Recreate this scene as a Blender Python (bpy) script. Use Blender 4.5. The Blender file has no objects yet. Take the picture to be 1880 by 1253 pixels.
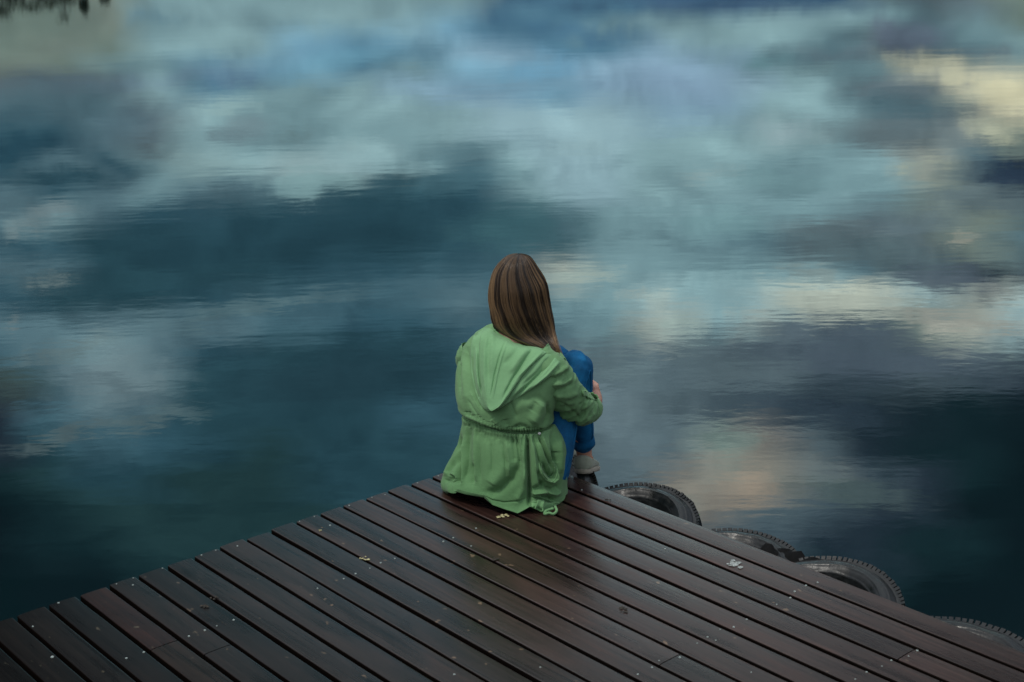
import bpy, bmesh, math, random
import numpy as np
from math import sin, cos, pi, radians, sqrt, tan, atan2
from mathutils import Vector, Matrix, Quaternion, noise
from mathutils.bvhtree import BVHTree

random.seed(7)
rng = np.random.default_rng(7)
SC = bpy.context.scene
COL = SC.collection

# ------------------------------------------------------------------ camera model (metres, Z up, deck top z=0)
FPX, PITCH, ROLL, CAMH = 2520.5, .2875, -.0219, 1.8

def ray(u, v):
    x = (u-940)/FPX; z = -(v-626.5)/FPX
    c, s = cos(ROLL), sin(ROLL); x, z = c*x-s*z, s*x+c*z
    c, s = cos(PITCH), sin(PITCH)
    return x, c+z*s, -s+z*c

def atz(u, v, Z=0.):
    x, y, z = ray(u, v); t = (Z-CAMH)/z
    return Vector((x*t, y*t, Z))

def aty(u, v, Y):
    x, y, z = ray(u, v); t = Y/y
    return Vector((x*t, Y, CAMH+z*t))

def proj(p):
    X, Y, Z = p[0], p[1], p[2]-CAMH
    c, s = cos(PITCH), sin(PITCH)
    y1 = Y*c-Z*s; z1 = Y*s+Z*c
    c, s = cos(ROLL), sin(ROLL); x2 = c*X+s*z1; z2 = -s*X+c*z1
    return 940+FPX*x2/y1, 626.5-FPX*z2/y1

# ------------------------------------------------------------------ helpers
def link(o, parent=None):
    COL.objects.link(o)
    if parent is not None:
        o.parent = parent
    return o

def obj(name, me, mat, parent=None, smooth=True):
    if isinstance(me, bmesh.types.BMesh):
        m = bpy.data.meshes.new(name); me.to_mesh(m); me.free(); me = m
    me.name = name
    if mat is not None and not me.materials:
        me.materials.append(mat)
    if smooth:
        me.polygons.foreach_set('use_smooth', [True]*len(me.polygons))
    me.update()
    return link(bpy.data.objects.new(name, me), parent)

def mesh(verts, faces):
    m = bpy.data.meshes.new('m')
    m.from_pydata([tuple(v) for v in verts], [], [tuple(f) for f in faces])
    m.update()
    return m

def tag(o, label=None, cat=None, group=None, kind=None):
    if label: o['label'] = label
    if cat: o['category'] = cat
    if group: o['group'] = group
    if kind: o['kind'] = kind
    return o

def empty(name, loc, rz=0., parent=None):
    o = bpy.data.objects.new(name, None)
    o.empty_display_size = .1
    link(o, parent); o.location = loc; o.rotation_euler = (0, 0, rz)
    return o

def bake(o, name, mat, parent=None):
    """evaluate the modifiers of o into a plain mesh object"""
    dg = bpy.context.evaluated_depsgraph_get(); dg.update()
    me = bpy.data.meshes.new_from_object(o.evaluated_get(dg))
    me.transform(o.matrix_world)
    bpy.data.objects.remove(o, do_unlink=True)
    me.materials.clear()
    return obj(name, me, mat, parent)

def tube_mesh(pts, radii, n=8, cap=True, squash=None):
    V, F = [], []
    pts = [Vector(p) for p in pts]
    if not hasattr(radii, '__len__'): radii = [radii]*len(pts)
    up = Vector((0, 0, 1))
    prev = None
    for i, p in enumerate(pts):
        t = (pts[min(i+1, len(pts)-1)]-pts[max(i-1, 0)]).normalized()
        if prev is None:
            a = t.cross(up)
            if a.length < 1e-3: a = t.cross(Vector((1, 0, 0)))
            a.normalize()
        else:
            a = (prev-t*prev.dot(t)).normalized()
        prev = a
        b = t.cross(a)
        for k in range(n):
            th = 2*pi*k/n
            V.append(p+a*cos(th)*radii[i]+b*sin(th)*radii[i])
    for i in range(len(pts)-1):
        for k in range(n):
            F.append((i*n+k, i*n+(k+1) % n, (i+1)*n+(k+1) % n, (i+1)*n+k))
    if cap:
        F.append(tuple(reversed(range(n)))); F.append(tuple((len(pts)-1)*n+k for k in range(n)))
    return V, F

def crom(pts, n):
    """Catmull-Rom resample of a list of tuples"""
    P = np.array(pts, float); m = len(P)
    out = []
    for j in range(n):
        t = j/(n-1)*(m-1); i = min(int(t), m-2); f = t-i
        p0 = P[max(i-1, 0)]; p1 = P[i]; p2 = P[i+1]; p3 = P[min(i+2, m-1)]
        out.append(.5*((2*p1)+(-p0+p2)*f+(2*p0-5*p1+4*p2-p3)*f*f+(-p0+3*p1-3*p2+p3)*f**3))
    return np.array(out)

def fbm(p, sc=1., o=3):
    return noise.fractal(Vector(p)*sc, 1., 2., o)

# ------------------------------------------------------------------ node helpers
class NT:
    def __init__(s, tree): s.t = tree; s.n = tree.nodes; s.l = tree.links
    def new(s, ty, **kw):
        nd = s.n.new(ty)
        for k, v in kw.items():
            setattr(nd, k, v)
        return nd
    def put(s, sock, v):
        if isinstance(v, bpy.types.NodeSocket): s.l.new(v, sock)
        else: sock.default_value = v
    def math(s, op, a, b=None, c=None, clamp=False):
        nd = s.new('ShaderNodeMath', operation=op, use_clamp=clamp)
        s.put(nd.inputs[0], a)
        if b is not None: s.put(nd.inputs[1], b)
        if c is not None: s.put(nd.inputs[2], c)
        return nd.outputs[0]
    def noise(s, vec, scale, detail=3., rough=.5, dist=0., dim='3D'):
        nd = s.new('ShaderNodeTexNoise', noise_dimensions=dim)
        s.put(nd.inputs['Vector'], vec); nd.inputs['Scale'].default_value = scale
        nd.inputs['Detail'].default_value = detail; nd.inputs['Roughness'].default_value = rough
        nd.inputs['Distortion'].default_value = dist
        return nd
    def mapping(s, vec, scale=(1, 1, 1), loc=(0, 0, 0), rot=(0, 0, 0)):
        nd = s.new('ShaderNodeMapping')
        s.put(nd.inputs[0], vec); nd.inputs['Location'].default_value = loc
        nd.inputs['Rotation'].default_value = rot; nd.inputs['Scale'].default_value = scale
        return nd.outputs[0]
    def maprange(s, v, a, b, c=0., d=1., interp='LINEAR'):
        nd = s.new('ShaderNodeMapRange', interpolation_type=interp)
        s.put(nd.inputs[0], v)
        for i, x in enumerate((a, b, c, d)): s.put(nd.inputs[i+1], x)
        return nd.outputs[0]
    def mix(s, f, a, b, blend='MIX'):
        nd = s.new('ShaderNodeMix', data_type='RGBA', blend_type=blend)
        nd.clamp_factor = True
        s.put(nd.inputs[0], f); s.put(nd.inputs[6], a); s.put(nd.inputs[7], b)
        return nd.outputs[2]
    def ramp(s, f, stops, interp='LINEAR'):
        nd = s.new('ShaderNodeValToRGB'); r = nd.color_ramp; r.interpolation = interp
        s.put(nd.inputs[0], f)
        while len(r.elements) > 1: r.elements.remove(r.elements[-1])
        r.elements[0].position = stops[0][0]; r.elements[0].color = (*stops[0][1], 1)
        for p, c in stops[1:]:
            e = r.elements.new(p); e.color = (*c, 1)
        return nd.outputs[0]

def material(name):
    m = bpy.data.materials.new(name); m.use_nodes = True
    t = NT(m.node_tree); b = t.n['Principled BSDF']
    return m, t, b

def lin(c):
    return tuple(((x/255)/12.92 if x/255 <= .04045 else ((x/255+.055)/1.055)**2.4) for x in c)

# ------------------------------------------------------------------ materials
def mat_cloth(name, col, col2, rough=.85, wscale=900, bump=.25, sheen=.25, big=9.):
    m, t, b = material(name)
    tc = t.new('ShaderNodeTexCoord').outputs['Object']
    n1 = t.noise(tc, big, 4, .55).outputs[0]
    n2 = t.noise(t.mapping(tc, (1, 1, 4)), 140, 3, .6).outputs[0]
    f = t.math('ADD', t.math('MULTIPLY', n1, .7), t.math('MULTIPLY', n2, .3))
    c = t.ramp(f, [(.32, col2), (.66, col)])
    t.put(b.inputs['Base Color'], c)
    b.inputs['Roughness'].default_value = rough
    b.inputs['Specular IOR Level'].default_value = .25
    b.inputs['Sheen Weight'].default_value = sheen
    b.inputs['Sheen Roughness'].default_value = .5
    bp = t.new('ShaderNodeBump'); bp.inputs['Strength'].default_value = bump; bp.inputs['Distance'].default_value = .004
    h = t.math('ADD', t.noise(tc, 75, 4, .6, .4).outputs[0], t.math('MULTIPLY', t.noise(t.mapping(tc, (14, 14, 150)), 3., 2, .5).outputs[0], .35))
    t.put(bp.inputs['Height'], h)
    t.l.new(bp.outputs[0], b.inputs['Normal'])
    return m

M = {}
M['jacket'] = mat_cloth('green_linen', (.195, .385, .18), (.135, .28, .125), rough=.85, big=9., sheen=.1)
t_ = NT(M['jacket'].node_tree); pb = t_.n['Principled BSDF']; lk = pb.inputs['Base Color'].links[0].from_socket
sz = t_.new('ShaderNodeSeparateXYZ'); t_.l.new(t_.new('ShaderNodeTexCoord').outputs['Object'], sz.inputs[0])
t_.put(pb.inputs['Base Color'], t_.mix(1., lk, t_.mix(t_.maprange(sz.outputs[2], .08, .42, 0., 1.), (.66, .72, .66, 1), (1., 1., 1., 1)), 'MULTIPLY'))  # weaker light on the skirt painted in: cloth darkens downwards
M['hood'] = mat_cloth('green_linen_hood_lit', (.225, .45, .225), (.18, .37, .18), rough=.85, big=9., sheen=.1)  # same cloth as the jacket, lightened to paint in the hood's stronger light
M['jacket_trim'] = mat_cloth('green_linen_trim', (.19, .39, .17), (.13, .28, .12), rough=.8, sheen=.15)
M['cord'] = mat_cloth('green_cord', (.075, .16, .07), (.05, .11, .05))
M['denim'] = mat_cloth('blue_denim', (.006, .145, .345), (.003, .055, .145), rough=.8, big=14., sheen=0.)
M['shoe'] = mat_cloth('grey_canvas', (.33, .36, .28), (.20, .23, .18), rough=.9)
M['shirt'] = mat_cloth('grey_cotton', (.20, .21, .22), (.14, .15, .16), rough=.9)
M['sole'] = mat_cloth('pale_rubber', (.34, .31, .25), (.24, .22, .17), rough=.7)

m, t, b = material('skin')
tc = t.new('ShaderNodeTexCoord').outputs['Object']
t.put(b.inputs['Base Color'], t.ramp(t.noise(tc, 30, 3).outputs[0], [(.3, (.50, .24, .17)), (.7, (.62, .34, .25))]))
b.inputs['Roughness'].default_value = .5; b.inputs['Subsurface Weight'].default_value = .15
b.inputs['Subsurface Radius'].default_value = (.01, .004, .002)
M['skin'] = m

m, t, b = material('brown_hair')
at = t.new('ShaderNodeAttribute', attribute_name='hair_tint').outputs['Color']
t.put(b.inputs['Base Color'], at)
b.inputs['Roughness'].default_value = .30; b.inputs['Specular IOR Level'].default_value = .5
M['hair'] = m

m, t, b = material('eyelet_metal')
t.put(b.inputs['Base Color'], t.ramp(t.noise(t.new('ShaderNodeTexCoord').outputs['Object'], 300).outputs[0], [(.3, (.5, .5, .48)), (.7, (.7, .7, .66))]))
b.inputs['Metallic'].default_value = .8; b.inputs['Roughness'].default_value = .35
M['metal'] = m

# wet dark decking; board tone comes from a per-board attribute
m, t, b = material('wet_hardwood_decking')
tc = t.new('ShaderNodeTexCoord').outputs['Object']
rnd = t.new('ShaderNodeObjectInfo').outputs['Random']
off = t.new('ShaderNodeCombineXYZ'); t.put(off.inputs[0], t.math('MULTIPLY', rnd, 37.)); t.put(off.inputs[1], t.math('MULTIPLY', rnd, 91.))
va = t.new('ShaderNodeVectorMath', operation='ADD'); t.put(va.inputs[0], tc); t.l.new(off.outputs[0], va.inputs[1]); vec = va.outputs[0]
tone = t.new('ShaderNodeAttribute', attribute_name='board_tone').outputs['Color']
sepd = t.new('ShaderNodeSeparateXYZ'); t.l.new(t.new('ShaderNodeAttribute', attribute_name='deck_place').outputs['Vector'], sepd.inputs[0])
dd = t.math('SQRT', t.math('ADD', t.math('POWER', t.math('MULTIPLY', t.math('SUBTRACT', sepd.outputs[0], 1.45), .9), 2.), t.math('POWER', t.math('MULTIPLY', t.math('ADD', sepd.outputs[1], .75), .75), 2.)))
vignette = t.maprange(dd, .35, 1.55, 1., 0., 'SMOOTHSTEP')  # vignette painted into deck colour and gloss, darker away from the figure
g1 = t.noise(t.mapping(vec, (70, 1.3, 1)), 1., 5, .65, .6).outputs[0]
g2 = t.noise(t.mapping(vec, (260, 5, 1)), 1., 3, .6).outputs[0]
g3 = t.noise(t.mapping(vec, (9, 2.2, 1)), 1., 4, .6, .8).outputs[0]
gr = t.math('ADD', t.math('MULTIPLY', g1, .65), t.math('MULTIPLY', g2, .35))
f1 = t.ramp(gr, [(.30, (.34, .32, .32)), (.5, (.95, .95, .95)), (.70, (1.75, 1.65, 1.55))])
c = t.mix(1., tone, f1, 'MULTIPLY')
f2 = t.ramp(g3, [(.3, (.6, .66, .7)), (.5, (1, 1, 1)), (.72, (1.45, 1.2, 1.1))])
c = t.mix(1., c, f2, 'MULTIPLY')
# small pale flecks and dark spots of dirt
sp = t.noise(t.mapping(vec, (34, 22, 1)), 1., 2, .5).outputs[0]
c = t.mix(t.maprange(sp, .70, .76), c, (.10, .085, .06, 1))
sp2 = t.noise(t.mapping(vec, (19, 13, 1), (5, 3, 0)), 1., 3, .6).outputs[0]
c = t.mix(t.maprange(sp2, .69, .74), c, (.006, .005, .005, 1))
c = t.mix(1., c, t.mix(vignette, (.40, .44, .43, 1), (1.5, 1.15, 1.04, 1)), 'MULTIPLY')
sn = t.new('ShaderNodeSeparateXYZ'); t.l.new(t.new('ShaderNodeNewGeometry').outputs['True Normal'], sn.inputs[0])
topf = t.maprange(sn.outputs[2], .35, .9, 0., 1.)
c = t.mix(topf, (.0055, .0040, .0033, 1), c)  # board sides coloured near black, painting the shade inside the gaps
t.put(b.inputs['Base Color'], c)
t.put(b.inputs['Specular IOR Level'], t.math('MULTIPLY', t.maprange(vignette, 0., 1., .03, .62), topf))
rr = t.math('ADD', t.maprange(g3, .3, .7, .22, .40), t.math('MULTIPLY', t.math('SUBTRACT', g1, .5), .25))
t.put(b.inputs['Roughness'], rr)
bp = t.new('ShaderNodeBump'); bp.inputs['Strength'].default_value = .5; bp.inputs['Distance'].default_value = .0012
t.put(bp.inputs['Height'], gr); t.l.new(bp.outputs[0], b.inputs['Normal'])
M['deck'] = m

m, t, b = material('black_beam')
t.put(b.inputs['Base Color'], t.ramp(t.noise(t.new('ShaderNodeTexCoord').outputs['Object'], 12, 4).outputs[0], [(.3, (.006, .006, .006)), (.7, (.014, .012, .010))]))
b.inputs['Roughness'].default_value = .9; b.inputs['Specular IOR Level'].default_value = .12
M['beam'] = m

m, t, b = material('worn_tyre_rubber')
tc = t.new('ShaderNodeTexCoord').outputs['Object']
n = t.noise(tc, 14, 5, .65).outputs[0]; n2 = t.noise(tc, 60, 3, .6).outputs[0]
c = t.ramp(n, [(.35, (.003, .004, .004)), (.60, (.007, .009, .010)), (.76, (.04, .048, .045))])
ge = t.new('ShaderNodeNewGeometry')
sep = t.new('ShaderNodeSeparateXYZ'); t.l.new(tc, sep.inputs[0])
t.put(b.inputs['Base Color'], c)
t.put(b.inputs['Roughness'], t.math('ADD', t.maprange(n2, .3, .7, .14, .26), t.maprange(n, .35, .7, .06, .30)))
b.inputs['Specular IOR Level'].default_value = .5
bp = t.new('ShaderNodeBump'); bp.inputs['Strength'].default_value = .6; bp.inputs['Distance'].default_value = .002
t.put(bp.inputs['Height'], n2); t.l.new(bp.outputs[0], b.inputs['Normal'])
M['tyre'] = m

def simple(name, c1, c2, rough=.7, sc=40, metal=0.):
    m, t, b = material(name)
    t.put(b.inputs['Base Color'], t.ramp(t.noise(t.new('ShaderNodeTexCoord').outputs['Object'], sc, 4).outputs[0], [(.35, c1), (.65, c2)]))
    b.inputs['Roughness'].default_value = rough; b.inputs['Metallic'].default_value = metal
    return m
M['scrap'] = simple('torn_rubber', (.002, .002, .002), (.005, .005, .005), .85, 40)
M['scrap'].node_tree.nodes['Principled BSDF'].inputs['Specular IOR Level'].default_value = .15
M['screw'] = simple('screw_steel', (.35, .4, .38), (.6, .66, .62), .35, 400, .6)
M['drop'] = simple('dried_dropping', (.12, .13, .12), (.42, .46, .45), .8, 160)
M['petal'] = simple('dry_petal', (.30, .27, .12), (.50, .46, .26), .8, 200)
M['debris'] = simple('dark_bark', (.012, .010, .008), (.04, .03, .02), .8, 200)
M['weed'] = simple('weed_leaf', (.05, .12, .03), (.12, .22, .07), .7, 100)
M['leaf'] = simple('far_foliage', (.010, .018, .008), (.03, .05, .02), .9, 3)
M['trunk'] = simple('far_bark', (.015, .012, .01), (.03, .025, .02), .9, 3)
M['bank'] = simple('shore_earth', (.012, .018, .008), (.03, .04, .02), .95, .3)

# ------------------------------------------------------------------ water
WZ = -.45
m, t, b = material('lake_water')
tc = t.new('ShaderNodeTexCoord').outputs['Object']
b.inputs['Base Color'].default_value = (.003, .012, .015, 1)
b.inputs['Roughness'].default_value = .006
b.inputs['IOR'].default_value = 1.333
w0 = t.noise(t.mapping(tc, (.35, .55, 1)), 1., 3, .5, .3).outputs[0]
w1 = t.noise(t.mapping(tc, (1.6, 2.6, 1), (3, 8, 0), (0, 0, .12)), 1., 3, .5, .4).outputs[0]
w2 = t.noise(t.mapping(tc, (6., 11., 1), (0, 0, 0), (0, 0, .1)), 1., 3, .55, .3).outputs[0]
patch = t.noise(t.mapping(tc, (.10, .2, 1), (7, 3, 0)), 1., 3, .6).outputs[0]
pm = t.maprange(patch, .38, .62, .25, 1.)
ws = t.noise(t.mapping(tc, (.16, 1.1, 1), (2, 1, 0), (0, 0, .05)), 1., 4, .6, .5).outputs[0]
hh = t.math('ADD', t.math('MULTIPLY', w0, .0011), t.math('MULTIPLY', w1, .00060))
hh = t.math('ADD', hh, t.math('MULTIPLY', ws, .0011))
hh = t.math('ADD', hh, t.math('MULTIPLY', t.math('MULTIPLY', w2, pm), .00030))
bp = t.new('ShaderNodeBump'); bp.inputs['Strength'].default_value = 1.; bp.inputs['Distance'].default_value = 1.
t.put(bp.inputs['Height'], hh); t.l.new(bp.outputs[0], b.inputs['Normal'])
M['water'] = m
S_ = 3000.
wat = obj('water', mesh([(-S_, -S_, 0), (S_, -S_, 0), (S_, S_, 0), (-S_, S_, 0)], [(0, 1, 2, 3)]), M['water'], smooth=False)
wat.location.z = WZ
tag(wat, 'calm dark lake water mirroring a cloudy evening sky', kind='structure')

# ------------------------------------------------------------------ sky
PAL = {'F': (10, 24, 26), 'k': (13, 29, 34), 'E': (19, 40, 45), 'D': (36, 66, 76), 'd': (47, 80, 93), 'C': (61, 93, 105),
       'c': (80, 109, 119), 'B': (111, 144, 151), 'A': (127, 161, 167), 'a': (143, 171, 174), 'b': (112, 157, 179),
       'e': (127, 162, 181), 'u': (78, 120, 143), 'U': (58, 92, 118), 'p': (90, 110, 118), 'q': (78, 96, 103),
       'r': (62, 79, 88), 's': (34, 48, 58), 'w': (157, 166, 157), 'x': (172, 178, 160), 'X': (193, 194, 168),
       'y': (111, 127, 121), 'g': (104, 124, 118), 'h': (60, 78, 78), 'm': (116, 114, 107), 'l': (139, 172, 181), 'G': (30, 55, 59)}
GRID = [
 (0,    'ggyAAAAAAAUuuUUUUqqpg'),
 (40,   'ggyBAAAAAbuuBAAAABcBg'),
 (80,   'gygAAAbubeeuueAAcqrcB'),
 (120,  'ygBBubbuBbbeeeeccBxxx'),
 (160,  'pppAuBBAeeebeeeAAcqxX'),
 (200,  'cccpABBAAAllleeAAccqX'),
 (250,  'ddcqABBBBAlllAAaBqqwy'),
 (300,  'dcdBAAaaBcAllAABBAwcs'),
 (350,  'cdcBcccDDdAllAABBByqr'),
 (400,  'cBcddDDDDddcBBBBBppyc'),
 (450,  'ddDDDDDDDdCcBBccqrqyc'),
 (500,  'ccDDDDdddCCwABBBAcqsq'),
 (550,  'dDDDdCCCCcCBBaAawwawa'),
 (600,  'cccccCCddCCcBwAapqywa'),
 (650,  'CcBcdDDDDddpppqqrrrqq'),
 (700,  'hCccDDDDDdrpppqqrrqrs'),
 (760,  'sCcdDDDDddrqpqrrsssEk'),
 (820,  'sDCdDGDDDDdqppymqsEEk'),
 (880,  'EGDDGGDDDDDrqmmmqrsEk'),
 (940,  'kEGGGGGDDDssqymqrsskk'),
 (1000, 'kEEGGGGGDDssssrrssEEk'),
 (1080, 'FkkEEEEEEEEEEEEEEEkkk')]
BODY = (.0028, .0115, .0145)

def fres(sin_el, n=1.333):
    ci = max(sin_el, .01); st = sqrt(1-ci*ci)/n; ct = sqrt(1-st*st)
    rs = ((ci-n*ct)/(ci+n*ct))**2; rp = ((n*ci-ct)/(n*ci+ct))**2
    return (rs+rp)/2

w = bpy.data.worlds.new('World'); SC.world = w; w.use_nodes = True
t = NT(w.node_tree); bg = t.n['Background']
SUN_AZ, SUN_EL = radians(-125), radians(62)     # sun veiled by cloud, behind the photographer's left shoulder
sky = t.new('ShaderNodeTexSky', sky_type='NISHITA')
sky.sun_disc = False; sky.sun_elevation = SUN_EL; sky.sun_rotation = SUN_AZ
tc = t.new('ShaderNodeTexCoord').outputs['Generated']
sep = t.new('ShaderNodeSeparateXYZ'); t.l.new(tc, sep.inputs[0])
dx, dy, dz = sep.outputs
dyc = t.math('MAXIMUM', dy, .05)
X = t.math('DIVIDE', dx, dyc); Y = t.math('DIVIDE', dz, dyc)
# cloud edges: warp the lookup
cvx = t.new('ShaderNodeCombineXYZ'); t.put(cvx.inputs[0], X); t.put(cvx.inputs[1], Y); cv = cvx.outputs[0]
def warp(scale, det, seed, sy):
    nd = t.noise(t.mapping(cv, (1, sy, 1), (seed, seed*.7, 0)), scale, det, .6)
    s2 = t.new('ShaderNodeSeparateColor'); t.l.new(nd.outputs['Color'], s2.inputs[0])
    return s2.outputs[0], s2.outputs[1]
a1, _ = warp(7., 6, 3.1, 3.2)
_, a2 = warp(9., 6, 5.3, 1.8)
XW = t.math('ADD', X, t.math('MULTIPLY', t.math('SUBTRACT', a1, .5), .11))
YW = t.math('ADD', Y, t.math('MULTIPLY', t.math('SUBTRACT', a2, .5), .05))
r0 = ray(940, 500); r1 = ray(1880, 500)
SL = (-r1[2]/r1[1]+r0[2]/r0[1])/((r1[0]/r1[1])-(r0[0]/r0[1]))
YW = t.math('SUBTRACT', YW, t.math('MULTIPLY', XW, SL))
XF = t.maprange(XW, -.5, .5)
prev = None; prevY = None
for v, row in GRID:
    stops = []
    Yrow = -ray(940, v)[2]/ray(940, v)[1]
    for i, ch in enumerate(row):
        r = ray(i*94, v)
        L = sqrt(r[0]**2+r[1]**2+r[2]**2)
        R = fres(-r[2]/L)
        c = [max(.004, (a-b_)/R) for a, b_ in zip(lin(PAL[ch]), BODY)]
        c = [min(x*.5, 1.) for x in c]                                # stored at half value
        stops.append((r[0]/r[1]+.5, c))
    col = t.ramp(XF, stops, 'LINEAR')
    if prev is None: acc = col
    else:
        acc = t.mix(t.maprange(YW, prevY, Yrow, 0, 1, 'LINEAR'), acc, col)
    prev = col; prevY = Yrow
# single clouds with edges of their own: (centre px, half length, half height, slope, colour, softness, cover)
CLOUDS = [
 (590, 432, 430, 80, -5, (37, 69, 81), .6, .75), (300, 520, 260, 45, -3, (38, 70, 80), .7, .6), (845, 277, 115, 15, -4, (84, 118, 128), .6, .8), (790, 330, 170, 26, -7, (62, 98, 110), .6, .65),
 (960, 420, 120, 48, 2, (59, 96, 104), .6, .8), (60, 268, 100, 20, -4, (32, 64, 78), .5, .9), (95, 326, 110, 15, -3, (38, 70, 82), .5, .85),
 (240, 235, 90, 36, -8, (78, 104, 116), .7, .5), (440, 149, 60, 10, -6, (89, 120, 144), .4, .8), (430, 236, 55, 24, 0, (103, 126, 134), .5, .8), (535, 250, 40, 8, -3, (105, 132, 136), .5, .8),
 (410, 192, 55, 12, -4, (140, 172, 174), .5, .8), (565, 332, 90, 20, -6, (132, 168, 171), .5, .8), (380, 300, 90, 30, 0, (128, 156, 158), .6, .6), (690, 290, 120, 24, -5, (132, 166, 172), .6, .7),
 (96, 394, 62, 16, -10, (109, 129, 134), .6, .9), (60, 425, 60, 6, -10, (105, 124, 128), .6, .8), (95, 520, 70, 10, -8, (105, 124, 126), .6, .9), (16, 586, 28, 15, -5, (107, 122, 124), .6, .8),
 (210, 690, 120, 75, -8, (105, 126, 132), .75, .8), (480, 566, 200, 15, -10, (85, 112, 118), .7, .8), (120, 640, 150, 10, -10, (93, 114, 118), .6, .8), (120, 805, 150, 12, -12, (85, 102, 104), .6, .7), (290, 770, 90, 20, -14, (89, 108, 110), .7, .6),
 (330, 140, 200, 14, -5, (107, 134, 152), .7, .6), (620, 110, 130, 22, -8, (103, 152, 172), .6, .7), (300, 38, 70, 8, -3, (95, 130, 144), .5, .8), (800, 92, 55, 26, 8, (91, 130, 148), .5, .8),
 (1080, 62, 120, 16, 5, (73, 114, 140), .5, .9), (1320, 8, 300, 12, 0, (63, 92, 118), .6, .9), (960, 22, 60, 20, 10, (85, 126, 146), .5, .7), (1010, 128, 70, 24, -3, (108, 160, 188), .6, .8), (1260, 150, 170, 40, 5, (132, 162, 186), .7, .7),
 (1660, 66, 55, 26, 0, (87, 102, 118), .5, .9), (1570, 92, 110, 10, 3, (91, 112, 122), .5, .8), (1640, 160, 80, 20, 5, (95, 112, 120), .5, .9), (1790, 95, 90, 8, 2, (91, 108, 118), .5, .8), (1410, 116, 40, 14, 0, (95, 132, 140), .5, .9), (1500, 118, 30, 14, 0, (101, 130, 136), .5, .9),
 (1735, 124, 110, 13, 12, (176, 180, 158), .6, .9), (1835, 170, 80, 30, 14, (202, 201, 170), .6, .9), (1700, 140, 110, 5, 8, (120, 130, 130), .6, .7), (1800, 205, 80, 6, 10, (130, 136, 130), .6, .7), (1740, 190, 60, 10, 12, (111, 128, 126), .5, .8),
 (1670, 250, 150, 26, 5, (95, 114, 120), .5, .9), (1830, 245, 60, 14, 6, (169, 176, 155), .5, .9), (1850, 318, 70, 24, 6, (42, 60, 78), .5, .95), (1800, 368, 120, 20, 4, (87, 106, 112), .5, .9), (1860, 275, 40, 14, 0, (99, 118, 116), .5, .8),
 (1690, 305, 40, 9, 3, (157, 168, 153), .5, .9), (1440, 330, 90, 26, 0, (108, 142, 148), .5, .8), (1450, 243, 45, 14, 0, (146, 172, 178), .6, .8), (1080, 272, 55, 12, 0, (146, 178, 184), .6, .8), (1300, 320, 70, 12, 0, (140, 166, 168), .6, .7),
 (1560, 428, 140, 18, 7, (91, 110, 116), .5, .9), (1640, 470, 130, 26, 8, (81, 102, 108), .5, .9), (1740, 512, 90, 26, 10, (71, 86, 98), .5, .9), (1765, 438, 28, 12, 0, (142, 146, 136), .5, .9), (1330, 410, 90, 30, 0, (103, 138, 144), .6, .7),
 (1065, 508, 70, 16, 6, (155, 174, 167), .6, .95), (1210, 548, 50, 9, 0, (142, 162, 160), .5, .9), (1235, 598, 50, 24, 2, (149, 170, 165), .6, .9), (1385, 592, 60, 20, -6, (150, 166, 162), .6, .9), (1545, 556, 140, 32, 4, (165, 176, 165), .5, .95),
 (1760, 588, 130, 20, 6, (150, 154, 146), .5, .9), (1480, 500, 60, 12, 5, (128, 144, 142), .5, .7), (1130, 620, 70, 14, 0, (103, 132, 138), .6, .7), (1520, 612, 180, 16, 4, (69, 84, 96), .5, .8), (1600, 665, 280, 38, 6, (65, 80, 92), .6, .8), (1110, 680, 90, 30, 0, (91, 112, 117), .6, .7),
 (1790, 640, 60, 6, 4, (108, 126, 124), .5, .6), (1385, 865, 155, 44, 4, (112, 118, 113), .75, .9), (1385, 885, 48, 44, 0, (136, 127, 114), .9, .85), (1320, 810, 70, 20, 0, (105, 126, 122), .7, .8), (1560, 900, 120, 26, 8, (69, 86, 86), .7, .7), (1500, 760, 160, 24, 8, (50, 66, 78), .6, .7),
 (1750, 780, 200, 70, 0, (18, 36, 42), .7, .7), (640, 700, 240, 50, -4, (34, 60, 70), .7, .7), (700, 620, 160, 12, -6, (36, 66, 76), .6, .7)]
cvw = t.new('ShaderNodeCombineXYZ')
f1_ = t.noise(t.mapping(cv, (1, 2.2, 1), (8.1, 2.2, 0)), 20., 6, .68)
fs_ = t.new('ShaderNodeSeparateColor'); t.l.new(f1_.outputs['Color'], fs_.inputs[0])
t.put(cvw.inputs[0], t.math('ADD', X, t.math('MULTIPLY', t.math('SUBTRACT', fs_.outputs[0], .5), .11)))
t.put(cvw.inputs[1], t.math('SUBTRACT', t.math('ADD', Y, t.math('MULTIPLY', t.math('SUBTRACT', fs_.outputs[1], .5), .042)), t.math('MULTIPLY', X, SL)))
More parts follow.
